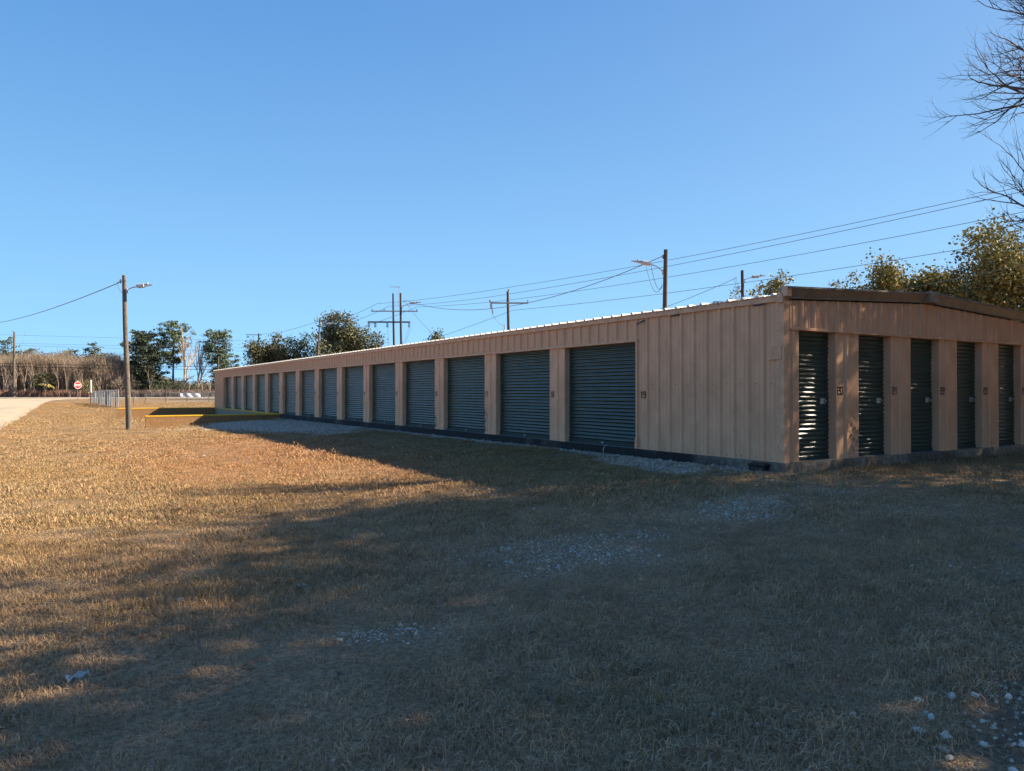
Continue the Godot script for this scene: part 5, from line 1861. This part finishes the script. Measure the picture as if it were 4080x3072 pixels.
func build_thicket() -> void:
	# leafless brush: twigs and dry leaves nobody could count
	var mb := MB.new()
	for i in 46:
		var p := Vector3(rng.randfn() * 0.35, rng.randf_range(-0.6, 0.4), rng.randfn() * 0.35)
		var d := Vector3(rng.randfn() * 0.45, 1.0, rng.randfn() * 0.45).normalized() * rng.randf_range(0.5, 1.5)
		var s := rng.randf_range(0.6, 1.35)
		mb.col = Color(s, s, s)
		var side := Vector3(rng.randfn(), rng.randfn() * 0.2, rng.randfn()).normalized() * 0.012
		mb.quad(p - side, p + d - side * 0.3, p + d + side * 0.3, p + side)
	for i in 26:
		var a := Vector3(rng.randfn(), rng.randfn(), rng.randfn()).normalized()
		mb.col = Color(0.9, 0.75, 0.6) * rng.randf_range(0.6, 1.2)
		mb.leaf(Vector3(rng.randfn() * 0.45, rng.randfn() * 0.5, rng.randfn() * 0.45), a * 0.16, a.cross(Vector3.UP).normalized() * 0.05)
	var clump := mb.done()
	var o := Node3D.new()
	o.name = "leafless_thicket"
	add_child(o)
	tag(o, "dense brown leafless brush filling the wood edge across the road", "thicket", "", "stuff")
	var bases := []
	var at := PackedVector3Array()
	var cols := PackedColorArray()
	for i in 7400:
		var a := rng.randf_range(-26.0, 19.0) if i < 7100 else rng.randf_range(18.0, 70.0)
		var b := rng.randf_range(3.0, 12.0)
		var q := on_far(a, b)
		var crest := 5.9 + 1.5 * noise.get_noise_2d(a * 12.0, b * 5.0) + 0.8 * noise.get_noise_2d(a * 40.0, b * 9.0) + 0.09 * b
		if a > 12.0:
			crest *= lerpf(1.0, 0.22, smoothstep(12.0, 18.0, a))
		var h := crest * pow(rng.randf(), 0.8)
		var s := rng.randf_range(0.8, 1.5)
		bases.append(Basis(Vector3.UP, rng.randf() * TAU) * Basis(Vector3.RIGHT, rng.randf_range(-0.3, 0.3)) * Basis.from_scale(Vector3(s, s, s)))
		at.append(Vector3(q.x, ground_y(q.x, q.y) + h, q.y))
		var w := noise.get_noise_2d(a * 20.0, h * 20.0) * 0.5 + 0.5
		cols.append(Color(0.34, 0.245, 0.18).lerp(Color(0.2, 0.165, 0.11), w) * rng.randf_range(0.7, 1.25))
	mass(o, "brush", clump, mats.bark, bases, at, cols)
	# dense evergreen wood further back, closing the gaps between the trunks
	mb = MB.new()
	leaf_cloud(mb, Vector3.ZERO, 0.9, 60, 0.3, [Color(1, 1, 1)])
	var wood := Node3D.new()
	wood.name = "far_woodland"
	add_child(wood)
	tag(wood, "dark evergreen wood closing the view behind the bare thicket", "woodland", "", "stuff")
	bases = []
	at = PackedVector3Array()
	cols = PackedColorArray()
	for i in 5200:
		var a := rng.randf_range(-60.0, 22.0) if i < 4200 else rng.randf_range(16.0, 90.0)
		var b := rng.randf_range(12.0, 22.0)
		var q := on_far(a, b)
		var crest := 7.4 + 2.0 * noise.get_noise_2d(a * 9.0, 4.0) + 1.2 * noise.get_noise_2d(a * 35.0, 8.0)
		if a > 14.0:
			crest *= lerpf(1.0, 0.34, smoothstep(13.0, 20.0, a))
		var s := rng.randf_range(0.8, 1.5)
		bases.append(Basis(Vector3.UP, rng.randf() * TAU) * Basis.from_scale(Vector3(s, s, s)))
		at.append(Vector3(q.x, ground_y(q.x, q.y) + crest * pow(rng.randf(), 0.7), q.y))
		cols.append(Color(0.07, 0.072, 0.04).lerp(Color(0.13, 0.1, 0.065), clampf(0.5 + noise.get_noise_2d(a * 25.0, b * 20.0), 0.0, 1.0)) * rng.randf_range(0.7, 1.2))
	mass(wood, "foliage", mb.done(), mats.leaves, bases, at, cols)
	# tall reddish-brown grass along the far side of the road
	mb = MB.new()
	for i in 40:
		var root := Vector3(rng.randf_range(-0.6, 0.6), -0.1, rng.randf_range(-0.6, 0.6))
		var d := Vector3(rng.randfn() * 0.16, 1.0, rng.randfn() * 0.16) * rng.randf_range(0.7, 1.55)
		var side := Vector3(rng.randfn(), 0, rng.randfn()).normalized() * 0.03
		var s := rng.randf_range(0.6, 1.3)
		mb.col = Color(s, s, s)
		mb.quad(root - side, root + d * 0.6 - side, root + d * 0.6 + side, root + side)
		mb.tri(root + d * 0.6 - side, root + d, root + d * 0.6 + side)
	var tall := Node3D.new()
	tall.name = "tall_grass"
	add_child(tall)
	tag(tall, "band of tall reddish-brown dead grass along the far roadside", "grass", "", "stuff")
	bases = []
	at = PackedVector3Array()
	cols = PackedColorArray()
	for i in 4200:
		var a := rng.randf_range(-26.0, 75.0)
		var b := rng.randf_range(0.8, 5.0)
		var q := on_far(a, b)
		var s := rng.randf_range(0.75, 1.15)
		bases.append(Basis(Vector3.UP, rng.randf() * TAU) * Basis.from_scale(Vector3(s, s, s)))
		at.append(Vector3(q.x, ground_y(q.x, q.y), q.y))
		cols.append(Color(0.3, 0.165, 0.11).lerp(Color(0.22, 0.15, 0.12), smoothstep(4.0, 22.0, a)) * rng.randf_range(0.7, 1.3))
	mass(tall, "blades", mb.done(), mats.grass, bases, at, cols)
